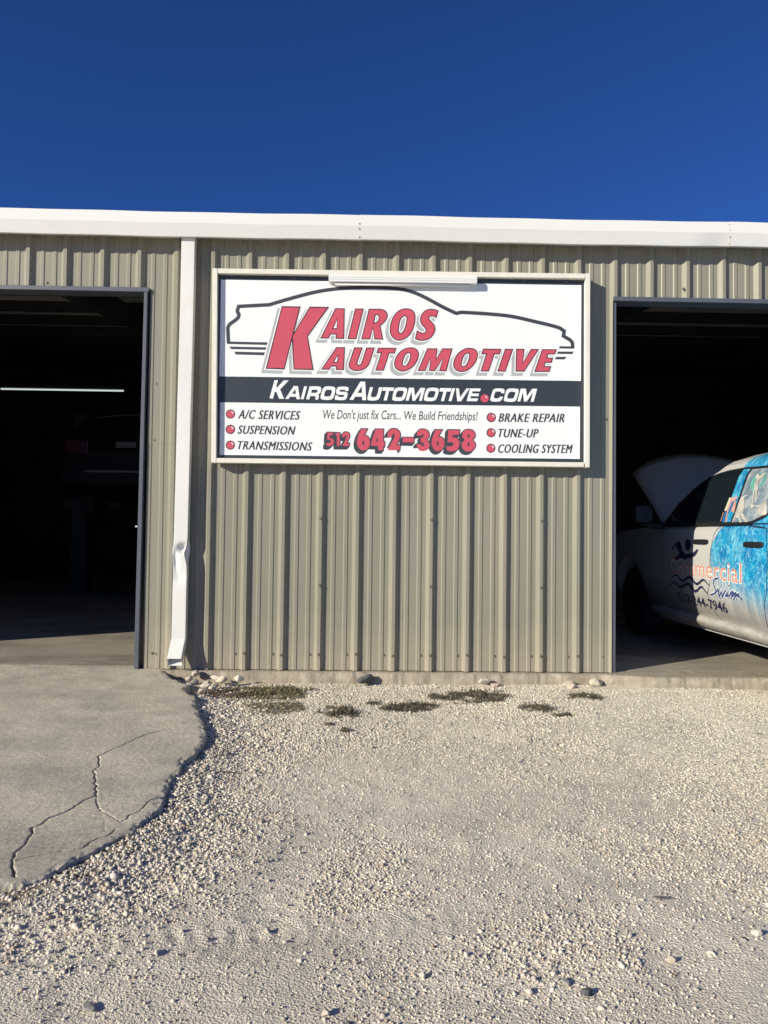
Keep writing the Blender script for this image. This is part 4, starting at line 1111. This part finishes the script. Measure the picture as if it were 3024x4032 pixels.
# cab
rows = [(1.238, 1.56, -.80), (1.30, 1.49, -.79), (1.46, 1.375, -.76), (1.57, 1.20, -.74), (1.66, 1.02, -.72), (1.70, .93, -.71), (1.73, .85, -.70), (1.76, .79, -.695), (1.79, .75, -.69), (1.83, .70, -.68), (1.88, .58, -.65), (1.92, .42, -.58), (1.95, .25, -.45)]
rings = []
for z, uf, ub in rows:
    v = tv(z)
    ring = [(v, ub + (uf - ub) * k / 12, z) for k in range(13)]
    for k in range(1, 8):
        s = k / 8
        ring.append((v + (TW - 2 * v) * s, uf + 0.20 * math.sin(math.pi * s) * (1.95 - z + .12), z))
    ring += [(TW - v, uf + (ub - uf) * k / 12, z) for k in range(13)]
    rings.append(ring)
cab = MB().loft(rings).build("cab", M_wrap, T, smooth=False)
ts = lambda u_, z, lift: (tv(z) - 0.0035 * lift, u_, z)
def side(fl_, name, m, parent):
    return fl_.build(name, m, parent)
class SideFlat(Flat):
    def poly(s, loops, lift):
        # cut into bands so that it follows the curved side
        flat = loops[0]
        k = len(s.v)
        super().poly(loops, lift)
def shift_poly(P):
    return [Vector(q) for q in P]
def curved_panel(P, lift, name, m, parent, cuts=10):
    me = bpy.data.meshes.new("m")
    bm = bmesh.new()
    vs = [bm.verts.new((0, a, b)) for a, b in P]
    bm.faces.new(vs)
    zlo, zhi = min(b for _, b in P), max(b for _, b in P)
    for k in range(1, cuts):
        z = zlo + (zhi - zlo) * k / cuts
        bmesh.ops.bisect_plane(bm, geom=bm.verts[:] + bm.edges[:] + bm.faces[:], plane_co=(0, 0, z), plane_no=(0, 0, 1))
    for v in bm.verts:
        v.co.x = tv(v.co.z) - 0.0035 * lift
    bmesh.ops.recalc_face_normals(bm, faces=bm.faces)
    bm.to_mesh(me)
    bm.free()
    return obj(name, me, m, parent)
SP = lambda s: [tuple(float(c) for c in q.split(',')) for q in s.split()]
fglass = SP("1.43,1.258 1.39,1.36 1.32,1.455 1.23,1.52 1.136,1.575 1.02,1.635 .904,1.69 .786,1.714 .60,1.728 .30,1.728 .155,1.262")
trimP = SP("1.47,1.226 1.44,1.30 1.37,1.40 1.16,1.585 .92,1.702 .79,1.727 .60,1.741 .30,1.742 -.14,1.720 -.54,1.695 -.66,1.40 -.585,1.312 -.50,1.272 -.38,1.240 -.26,1.226")
curved_panel(trimP, 1, "window_trim", M_blackp, cab, 24)
bp = curved_panel(SP("0.283,1.722 .155,1.715 -.005,1.254 .140,1.254"), 2.2, "door_pillar", M_wrap, cab, 16)
g1 = curved_panel(fglass, 2, "side_window", M_glass, cab, 20)
fil = curved_panel(SP(".113,1.708 -.138,1.698 -.50,1.678 -.62,1.40 -.545,1.318 -.46,1.288 -.35,1.256 -.264,1.251 -.03,1.252"), 2, "side_window", M_film, cab, 20)
tag(fil, "rear side window covered with a printed picture of swimmers")
TG = json.loads(TGS)
M_cream = mat("printed_cream", (0.72, 0.66, 0.52), 0.35)
M_pblue = mat("printed_blue", (0.03, 0.16, 0.38), 0.35)
for P, m_ in (("0.235,1.47 .205,1.47 .165,1.36 .205,1.35", M_cream), ("0.15,1.43 .115,1.44 .085,1.36 .125,1.33", M_pblue), ("0.185,1.345 .15,1.35 .10,1.262 .16,1.262", M_pblue), ("0.215,1.345 .20,1.34 .175,1.262 .185,1.262", M_pink)):
    curved_panel(SP(P), 3.3, "printed_patch", m_, bp, 6)
for nm, m_, nm2 in (("float", M_float, "printed_float"), ("pink", M_pink, "printed_towel"), ("body", M_fig, "printed_swimmer"), ("legs", M_fig, "printed_swimmer"), ("arm", M_fig, "printed_swimmer")):
    P = [tuple(q) for q in TG["FIG"][nm]]
    par = fil
    curved_panel(P, {"float": 2.5, "pink": 3.0, "body": 3.4, "legs": 3.2, "arm": 3.0}[nm], nm2, m_, cab, 10)
# seats seen through the front glass are faint: a headrest and seat back behind it are left to the dark glass
# windscreen
ws = MB()
V = []
for s in np.linspace(0.06, 0.94, 9):
    col_ = []
    for z, uf, ub in rows[1:7]:
        v = tv(z)
        col_.append((v + (TW - 2 * v) * s, uf + 0.20 * math.sin(math.pi * s) * (1.95 - z + .12) + 0.004, z))
    V.append(col_)
ws.loft(V, cap=False, closed=False)
ws.build("windscreen", M_glass, cab)
# door seams and handles
def seam(P, w=0.007, lift=0.6, name="door_seam"):
    f_ = Flat(ts)
    pts = []
    for (a, b), (c, d) in zip(P[:-1], P[1:]):
        for k in range(6):
            pts.append(Vector((a + (c - a) * k / 6, b + (d - b) * k / 6)))
    pts.append(Vector(P[-1]))
    f_.stroke(pts, w, lift)
    return f_.build(name, M_blackp, body)
seam(SP("-.30,1.225 -.60,1.20 -.655,1.0 -.65,.856 -.635,.719 -.58,.605 -.545,.47 -.535,.42 -.51,.392 -.482,.386 .25,.386 1.30,.386 1.36,.42"))
seam(SP(".165,1.22 .226,1.192 .276,1.135 .296,1.045 .316,.931 .311,.806 .338,.697 .392,.624 .368,.507 .311,.45 .247,.388"), 0.005)
seam(SP("1.30,.39 1.36,.55 1.40,.8 1.42,1.05 1.40,1.22"))
def handle(u0, u1, z0, z1):
    um, zm = (u0 + u1) / 2, (z0 + z1) / 2
    rings = []
    for k, (s, d) in enumerate(((1.0, 0.001), (1.0, 0.006), (0.94, 0.011), (.82, 0.014))):
        ring = []
        for a in np.linspace(0, 2 * math.pi, 24, endpoint=False):
            c, s_ = math.cos(a), math.sin(a)
            e = 0.45
            uu = um + (u1 - u0) / 2 * s * math.copysign(abs(c) ** e, c)
            zz = zm + (z1 - z0) / 2 * s * math.copysign(abs(s_) ** e, s_)
            ring.append((tv(zz) - d, uu, zz))
        rings.append(ring)
    return MB().loft(rings).build("door_handle", M_blackp, body, smooth=False)
handle(0.675, 0.362, 1.058, 1.106)
handle(-0.275, -0.592, 1.047, 1.094)
# lettering and marks on the door
fo1, fo2 = Flat(ts), Flat(ts)
put_text(fo1, "Commercial", 1.228, 0.768, -0.262, 0.758, 0.163, 1.0, 0.032, 0.0, 1.06)
put_text(fo2, "Commercial", 1.222, 0.768, -0.256, 0.758, 0.163, 1.4, -0.004, 0.0, 1.06)
fo1.build("decal_halo", M_vwhite, body)
fo2.build("decal_lettering", M_orange, body)
fp = Flat(ts)
put_text(fp, "512-244-7946", 1.06, 0.505, 0.066, 0.488, 0.086, 1.2, 0.012, 0.0, 1.02)
fp.build("decal_phone", M_navy, body)
fh, fs = Flat(ts), Flat(ts)
for i, P in enumerate(TG["SW"]):
    sm = smooth_path([(a, b, 1 if i == 0 else 0) for a, b in P], closed=False, seg=5)
    fh.stroke(sm, 0.034, 1.5 + i * .1)
    fs.stroke(sm, 0.019, 2.0 + i * .1)
fh.disc(-0.045, 0.725, 0.022, 1.9)
fs.disc(-0.045, 0.725, 0.013, 2.4)
fh.build("decal_halo", M_vwhite, body)
fs.build("decal_script", M_navy2, body)
fw = Flat(ts)
for i, P in enumerate(TG["WV"]):
    sm = smooth_path([(a, b, 1) for a, b in P], closed=False, seg=5)
    n = len(sm)
    fw.stroke(sm, [0.006 + 0.020 * math.sin(math.pi * k / (n - 1)) ** 0.6 for k in range(n)], 1.0 + .1 * i)
fw.glyph([[(a, b, 1) for a, b in TG["SM"]]], 1.3)
fw.glyph([[(a, b, 1) for a, b in TG["HD"]]], 1.3)
fw.build("decal_swimmer", M_navy, body)
# raised hood
hood = MB()
gr = []
for i in range(11):
    s = i / 10
    row = []
    for j in range(17):
        t = -1 + 2 * j / 16
        hw = 0.86 - 0.05 * s
        crown = 0.26 * (1 - t * t) * (0.35 + 0.65 * s)
        edge = -0.05 * abs(t) ** 8
        uu = 1.66 + 1.22 * s + 0.10 * (1 - t * t) * s + 0.05 * (1 - t * t)
        zz = 1.235 + 0.70 * s + 0.03 * math.sin(math.pi * s) + crown * 0.85 + edge
        row.append((1.0 + hw * t, uu, zz))
    gr.append(row)
hood.loft(gr, cap=False, closed=False)
hd = hood.build("hood", M_truckw, T, smooth=True)
sm_ = hd.modifiers.new("thickness", 'SOLIDIFY')
sm_.thickness = 0.03
sm_.offset = -1
MB().tube([(0.28, 1.9, 1.12), (0.30, 2.45, 1.66)], 0.012, 8).build("hood_strut", M_steel, hd)
MB().box(0.25, 1.75, 1.75, 3.0, 0.75, 1.02).build("engine", M_blackp, T, bevel=0.05)
# mirror
mr = MB()
rings = []
for k, (yy, sc_) in enumerate(((1.50, .80), (1.53, 1.0), (1.60, 1.0), (1.68, .85), (1.72, .5))):
    ring = []
    for a in np.linspace(0, 2 * math.pi, 20, endpoint=False):
        c, s_ = math.cos(a), math.sin(a)
        ring.append((-0.155 + 0.105 * sc_ * math.copysign(abs(c) ** .5, c), yy, 1.355 + 0.10 * sc_ * math.copysign(abs(s_) ** .5, s_)))
    rings.append(ring)
mr.loft(rings)
mir = mr.build("mirror", M_blackp, T, smooth=False)
MB().hexa([(-0.235, 1.496, 1.285), (-0.085, 1.496, 1.285), (-0.085, 1.499, 1.285), (-0.235, 1.499, 1.285), (-0.235, 1.496, 1.425), (-0.085, 1.496, 1.425), (-0.085, 1.499, 1.425), (-0.235, 1.499, 1.425)]).build("mirror_glass", M_mirror, mir)
MB().tube([(-0.13, 1.58, 1.27), (-0.04, 1.55, 1.235), (0.06, 1.50, 1.24)], [0.035, 0.03, 0.035], 10).build("mirror_arm", M_blackp, mir)
# wheels
def wheel(u_, side_):
    t_ = MB()
    prof_ = [(0.24, -0.11), (0.36, -0.125), (0.385, -0.10), (0.39, -0.05), (0.39, 0.05), (0.385, 0.10), (0.36, 0.125), (0.24, 0.11)]
    rings = []
    for rr__, xx in prof_:
        rings.append([(xx, rr__ * math.cos(a), rr__ * math.sin(a)) for a in np.linspace(0, 2 * math.pi, 36, endpoint=False)])
    o = t_.loft(rings).build("wheel", M_rubber, T, smooth=False)
    o.location = (0.18 if side_ < 0 else TW - 0.18, u_, 0.392 if u_ > 0 else 0.305)
    rm = MB()
    sx = -0.112 if side_ < 0 else 0.112
    rm.loft([[(sx, 0.235 * math.cos(a), 0.235 * math.sin(a)) for a in np.linspace(0, 2 * math.pi, 36, endpoint=False)],
             [(sx * .6, 0.20 * math.cos(a), 0.20 * math.sin(a)) for a in np.linspace(0, 2 * math.pi, 36, endpoint=False)],
             [(sx * .55, 0.05 * math.cos(a), 0.05 * math.sin(a)) for a in np.linspace(0, 2 * math.pi, 36, endpoint=False)]])
    for k in range(6):
        a = k * math.pi / 3
        c, s_ = math.cos(a), math.sin(a)
        rm.hexa([(sx * q, rad * c - w * s_, rad * s_ + w * c) for rad, q in ((0.03, .7), (0.22, .75)) for w, q2 in ((-.028, 1), (.028, 1))] +
                [(sx * (q + .25), rad * c - w * s_, rad * s_ + w * c) for rad, q in ((0.03, .7), (0.22, .75)) for w in (-.028, .028)])
    rm.build("rim", M_chrome, o)
for u_ in (WF, WR):
    for s_ in (-1, 1):
        wheel(u_, s_)
for s_ in (0.12, TW - 0.12):
    MB().box(s_ - 0.08, s_ + 0.08, -2.565, -2.53, 0.80, 1.18).build("tail_lamp", M_tail, T, bevel=0.008)
MB().box(0.08, TW - 0.08, -2.70, -2.56, 0.50, 0.66).build("rear_bumper", M_chrome, T, bevel=0.02)
MB().box(0.10, TW - 0.10, -2.55, -2.54, 0.68, 1.26).build("tailgate", M_wrap, T)
MB().box(0.15, TW - 0.15, 3.2, 3.36, 0.45, 0.70).build("front_bumper", M_truckw, T, bevel=0.03)

# ------------------------------------------------------------------ inside the left bay
V_ = thing("lifted_suv", "dark sport utility vehicle raised on a lift inside the left bay, showing its number plate", "car", (-2.955, 5.2, 1.36))
prof_s = [(-.05, .42), (-.08, .62), (-.06, .95), (0.0, 1.05), (0.18, 1.32), (0.42, 1.52), (0.7, 1.63), (2.3, 1.66), (2.7, 1.58), (3.4, 1.10), (4.4, 0.98), (4.6, .8), (4.6, .4), (4.3, .3), (.2, .3)]
rings = []
for x, k in ((-.93, .0), (-.90, .06), (-.55, .07), (0, .08), (.55, .07), (.90, .06), (.93, 0)):
    rings.append([(x * (1 - 0.22 * max(0, (z - 1.0)) / .66), y - k + .08, z) for y, z in prof_s])
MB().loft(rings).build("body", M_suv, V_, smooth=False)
MB().hexa([(-.62, .125, 1.12), (.62, .125, 1.12), (.62, .16, 1.14), (-.62, .16, 1.14), (-.56, .31, 1.42), (.56, .31, 1.42), (.56, .34, 1.43), (-.56, .34, 1.43)]).build("rear_window", M_glass, V_)
MB().tube([(-.62, .42, 1.50), (-.45, .44, 1.535), (-.2, .45, 1.56), (.1, .45, 1.565)], 0.012, 6).build("roof_trim", M_chrome, V_)
MB().box(-.92, .92, -.19, -.02, .44, .64).build("bumper", M_suv, V_, bevel=0.03)
MB().box(-.55, .55, -.20, -.19, .755 - .14, .785 - .14).build("bumper_step", M_plate, V_)
for s_ in (-1, 1):
    MB().box(s_ * .72 - .17, s_ * .72 + .17, -.075, -.02, .90, 1.10).build("tail_lamp", M_tail, V_, bevel=.01)
pt = MB().box(-.1525, .1525, -.030, -.026, .935, 1.087)
pt = pt.build("number_plate", M_plate, V_, bevel=.001)
ftx = Flat(lambda x, z, l: (x, -.0305 - l * .0005, z))
put_text(ftx, "FVM-0205", -.13, .955, .13, .955, .075, 1, .02)
ftx.build("plate_lettering", M_vblack, pt)
for sx in (-.80, .80):
    for yy in (.95, 3.7):
        o = MB().loft([[(dx, rr__ * math.cos(a), rr__ * math.sin(a)) for a in np.linspace(0, 2 * math.pi, 24, endpoint=False)] for rr__, dx in ((.22, -.11), (.34, -.10), (.34, .10), (.22, .11))]).build("wheel", M_rubber, V_)
        o.location = (sx, yy, .22)
LF = thing("vehicle_lift", "dark two post vehicle lift holding up the car in the left bay", "lift", (-2.955, 7.4, 0))
for sx in (-1.45, 1.45):
    MB().box(sx - .14, sx + .14, -.15, .15, .002, 3.2).build("lift_post", M_steel, LF, bevel=.01)
    MB().box(min(sx, sx * .35), max(sx, sx * .35), -.9, -.78, 1.50, 1.60).build("lift_arm", M_steel, LF)
    MB().box(min(sx, sx * .35), max(sx, sx * .35), .78, .9, 1.50, 1.60).build("lift_arm", M_steel, LF)
MB().box(-1.45, 1.45, -.2, .2, .002, .03).build("floor_plate", M_steel, LF)
SL = thing("strip_light", "long lit fluorescent strip light hanging in the dark left bay", "light", (-5.44, 9.0, 3.95))
MB().hexa([(-1.24, -.06, -.02), (1.24, -.06, -.02), (1.24, .06, -.02), (-1.24, .06, -.02), (-1.24, -.03, .05), (1.24, -.03, .05), (1.24, .03, .05), (-1.24, .03, .05)]).build("housing", M_plate, SL)
MB().tube([(-1.21, -.02, -.045), (1.21, -.02, -.045)], 0.016, 8).build("tube", M_tube, SL)
for x in (-1.0, 1.0):
    MB().tube([(x, 0, .05), (x, 0, .86)], 0.006, 5).build("chain", M_steel, SL)
hz = MB().tube([(0, 0, 0), (.01, 0, -.25), (-.02, 0, -.5), (.05, 0, -.8), (.09, 0, -1.1), (.08, 0, -1.25)], 0.014, 7)
hs = hz.build("air_hose", M_hose, None, smooth=True)
hs.location = (4.9, 9.2, 3.9)
hs.location = (4.6, 6.5, 4.40)
tag(hs, "thin air hose hanging down in the dark right bay", "hose")

# ------------------------------------------------------------------ gravel, rocks, weeds, twigs
def ico():
    bm = bmesh.new()
    bmesh.ops.create_icosphere(bm, subdivisions=1, radius=1)
    V = np.array([v.co[:] for v in bm.verts])
    F = np.array([[v.index for v in q.verts] for q in bm.faces])
    bm.free()
    return V, F
IV, IF = ico()
def stones(P, R, cols, name):
    n = len(P)
    base = []
    for k in range(24):
        b = IV * (0.85 + 0.3 * rng.random((len(IV), 1)))
        for q in range(7):
            d = rng.normal(size=3)
            d /= np.linalg.norm(d)
            h = 0.40 + 0.35 * rng.random()
            dd = b @ d
            b = b - np.where(dd > h, dd - h, 0)[:, None] * d
        b *= 1.2
        b = b * np.array([1.0, 0.62 + .3 * rng.random(), 0.48 + .3 * rng.random()])
        base.append(b)
    base = np.array(base)
    B_ = base[rng.integers(0, 24, n)]
    a = rng.random(n) * 2 * np.pi
    tx, ty = (rng.random(n) - .5) * 1.0, (rng.random(n) - .5) * 1.0
    ca, sa = np.cos(a), np.sin(a)
    X, Y, Z = B_[..., 0], B_[..., 1], B_[..., 2]
    Z2 = Z * np.cos(tx)[:, None] + Y * np.sin(tx)[:, None]
    Y = Y * np.cos(tx)[:, None] - Z * np.sin(tx)[:, None]
    X2 = X * np.cos(ty)[:, None] - Z2 * np.sin(ty)[:, None]
    Z3 = Z2 * np.cos(ty)[:, None] + X * np.sin(ty)[:, None]
    XX = X2 * ca[:, None] - Y * sa[:, None]
    YY = X2 * sa[:, None] + Y * ca[:, None]
    V = np.stack([XX, YY, Z3], -1) * R[:, None, None] + P[:, None, :]
    F = IF[None] + (np.arange(n) * len(IV))[:, None, None]
    C_ = np.repeat(cols, len(IV), axis=0)
    return obj(name, fast_mesh(V.reshape(-1, 3), F.reshape(-1, 3), C_), M_stone)
def stone_cols(n, dark=0.05):
    base = np.array([0.74, 0.675, 0.56])
    v = 0.62 + 0.5 * rng.random((n, 1))
    c = base * v * (1 + (rng.random((n, 3)) - .5) * 0.07)
    g = rng.random(n)
    c[g < dark] = np.array([0.24, 0.225, 0.20]) * (0.6 + 0.8 * rng.random((int((g < dark).sum()), 1)))
    tanm = (g > 0.90)
    c[tanm] = np.array([0.50, 0.40, 0.30]) * (0.8 + 0.4 * rng.random((int(tanm.sum()), 1)))
    return np.clip(c, 0, 0.85)
def scatter(n):
    y = -4.95 + rng.random(n) * 4.88
    hw = 0.52 * (6.367 + y) + 0.55
    k = rng.random(n) < (hw + 0.65) / 4.55
    y = y[k]
    hw = hw[k]
    x = 0.75 - hw + rng.random(len(y)) * (2 * hw + 1.3)
    return x, y
x, y = scatter(480000)
da = dist_poly(x, y, EDGE)
ok = ~in_poly(x, y, APOLY) & (da > 0.004)
ok &= ~((x > 2.5) & (y > -0.24)) & (y < -0.09)
x, y, da = x[ok], y[ok], da[ok]
du = dustiness(x, y)
loose = sstep(0.40, 0.58, fbm(x * 1.7 + 3, y * 1.7 + 9, 77, 4))
near = sstep(0.75, 0.10, da + 0.25 * (fbm(x * 3, y * 3, 5, 2) - .5))
keep = rng.random(len(x)) < np.clip((0.50 + 0.30 * loose + 0.3 * near) * (1 - 0.88 * du) * (1 - 0.15 * near), 0.05, 1)
x, y, da, near, loose = x[keep], y[keep], da[keep], near[keep], loose[keep]
R = 0.0026 + 0.0040 * rng.random(len(x)) ** 2 + 0.0012 * loose
big = rng.random(len(x))
R = R * (1 + near * (0.15 + 0.75 * rng.random(len(x)) ** 2))
R = np.where(big > 0.972, R * (1.25 + 0.7 * rng.random(len(x))), R)
R = R * (1 + 0.25 * sstep(-2.6, -1.2, y))
zz = gz(x, y) + R * (0.22 * rng.random(len(x)) + 0.02)
print('stones', len(x))
gv = stones(np.stack([x, y, zz], -1), R, stone_cols(len(x)), "gravel")
tag(gv, kind="stuff")

def rock(name, x, y, z, rad, color, label, seed, flat=0.68, group="loose rocks lying on the gravel"):
    rs = np.random.default_rng(seed)
    bm = bmesh.new()
    bmesh.ops.create_icosphere(bm, subdivisions=3, radius=1)
    V = np.array([v.co[:] for v in bm.verts])
    for k in range(11):
        d = rs.normal(size=3)
        d /= np.linalg.norm(d)
        h = 0.38 + 0.36 * rs.random()
        dd = V @ d
        V = V - np.where(dd > h, dd - h, 0)[:, None] * d * 0.92
    rad *= 1.15 if y > -1 else 0.8
    V *= 1 + 0.05 * rs.normal(size=(len(V), 1)) * 0.6
    V = V * np.array([1.15, 0.85, flat]) * rad * 1.3
    F = np.array([[v.index for v in q.verts] for q in bm.faces])
    bm.free()
    a = rs.random() * 6.28
    ca, sa = math.cos(a), math.sin(a)
    V = np.stack([V[:, 0] * ca - V[:, 1] * sa, V[:, 0] * sa + V[:, 1] * ca, V[:, 2]], -1)
    t = 0.85 + 0.3 * rs.random((len(V), 1))
    o = obj(name, fast_mesh(V, F, np.array(color) * t), M_rock)
    o.location = (x, y, z + rad * flat * 0.55)
    tag(o, label, "rock", group)
    return o
RC = dict(W=(0.64, 0.58, 0.49), P=(0.52, 0.46, 0.37), G=(0.36, 0.34, 0.30), D=(0.12, 0.125, 0.13), C=(0.60, 0.53, 0.41), K=(0.55, 0.43, 0.35))
for i, (x_, y_, z_, rad, c, lab) in enumerate(ROCKS):
    rock("rock", x_, y_, z_, rad, RC[c], lab, 100 + i, 0.5 if "flat" in lab else 0.7)

def weeds(x0, y0, rx, ry, n, label, cols, seed, h=0.022):
    rs = np.random.default_rng(seed)
    V, F, C_ = [], [], []
    cols = np.array(cols)
    k = 0
    while k < n:
        a, q = rs.random() * 6.283, math.sqrt(rs.random())
        ux, uy = q * math.cos(a), q * math.sin(a)
        px_, py_ = x0 + ux * rx, y0 + uy * ry
        if float(fbm(np.array(px_ * 11.0), np.array(py_ * 11.0), seed, 3)) < 0.36 + 0.30 * q ** 3:
            k += 0.3
            continue
        k += 1
        L_ = 0.015 + 0.032 * rs.random()
        b = rs.random() * 6.283
        z0 = float(gz(np.array(px_), np.array(py_)))
        hh = h * (0.2 + 0.8 * rs.random() + (1.6 if rs.random() > .93 else 0)) * (1 - 0.5 * q)
        w = 0.0022 + 0.0028 * rs.random()
        dx, dy = math.cos(b), math.sin(b)
        nx_, ny_ = -dy * w, dx * w
        m_ = len(V)
        lift = hh * rs.random() * 0.7
        V += [(px_ - nx_ * .6, py_ - ny_ * .6, z0 + lift), (px_ + nx_ * .6, py_ + ny_ * .6, z0 + lift),
              (px_ + dx * L_ * .5 + nx_, py_ + dy * L_ * .5 + ny_, z0 + lift + hh * .6), (px_ + dx * L_ * .5 - nx_, py_ + dy * L_ * .5 - ny_, z0 + lift + hh * .6),
              (px_ + dx * L_, py_ + dy * L_, z0 + lift + hh * (0.2 + .5 * rs.random()))]
        F += [(m_, m_ + 1, m_ + 2, m_ + 3), (m_ + 3, m_ + 2, m_ + 4)]
        c = cols[rs.integers(0, len(cols))] * (0.7 + 0.6 * rs.random())
        C_ += [c] * 5
    me = mesh(V, F)
    at = me.color_attributes.new("Col", 'FLOAT_COLOR', 'POINT')
    at.data.foreach_set("color", np.concatenate([np.array(C_), np.ones((len(C_), 1))], 1).astype(np.float32).ravel())
    o = obj("weed_patch", me, M_weed)
    tag(o, label, "weeds", "low weeds growing along the wall")
GR = [(0.115, 0.10, 0.06), (0.15, 0.125, 0.078), (0.19, 0.15, 0.10), (0.095, 0.09, 0.06)]
YL = [(0.17, 0.15, 0.075), (0.25, 0.20, 0.11), (0.11, 0.105, 0.05)]
BR = [(0.15, 0.085, 0.055), (0.22, 0.15, 0.09), (0.09, 0.055, 0.04)]
for i, (x_, y_, rx, ry, n, lab, pal) in enumerate(WEEDS):
    weeds(x_, y_, rx, ry, n, lab, dict(G=GR, Y=YL, B=BR)[pal], 300 + i)
for pts, rad, lab in (([(1.648, -3.794, -.075), (1.66, -3.797, -.074), (1.69, -3.799, -.073), (1.716, -3.795, -.075)], .0022, "thin curved dark twig lying on the gravel in the right foreground"),
                      ([(-0.06, -2.494, -.072), (-0.02, -2.497, -.068), (0.03, -2.505, -.071), (0.06, -2.515, -.07)], .0028, "thin brown twig on the gravel beside the concrete apron"),
                      ([(3.057, -1.664, -.075), (3.08, -1.663, -.073), (3.115, -1.669, -.074)], .003, "short twig on the pale gravel at the far right")):
    tw = MB().tube(pts, [rad * .7] + [rad] * (len(pts) - 2) + [rad * .5], 6).build("twig", M_twig, None, smooth=True)
    tag(tw, lab, "twig", "twigs on the gravel")
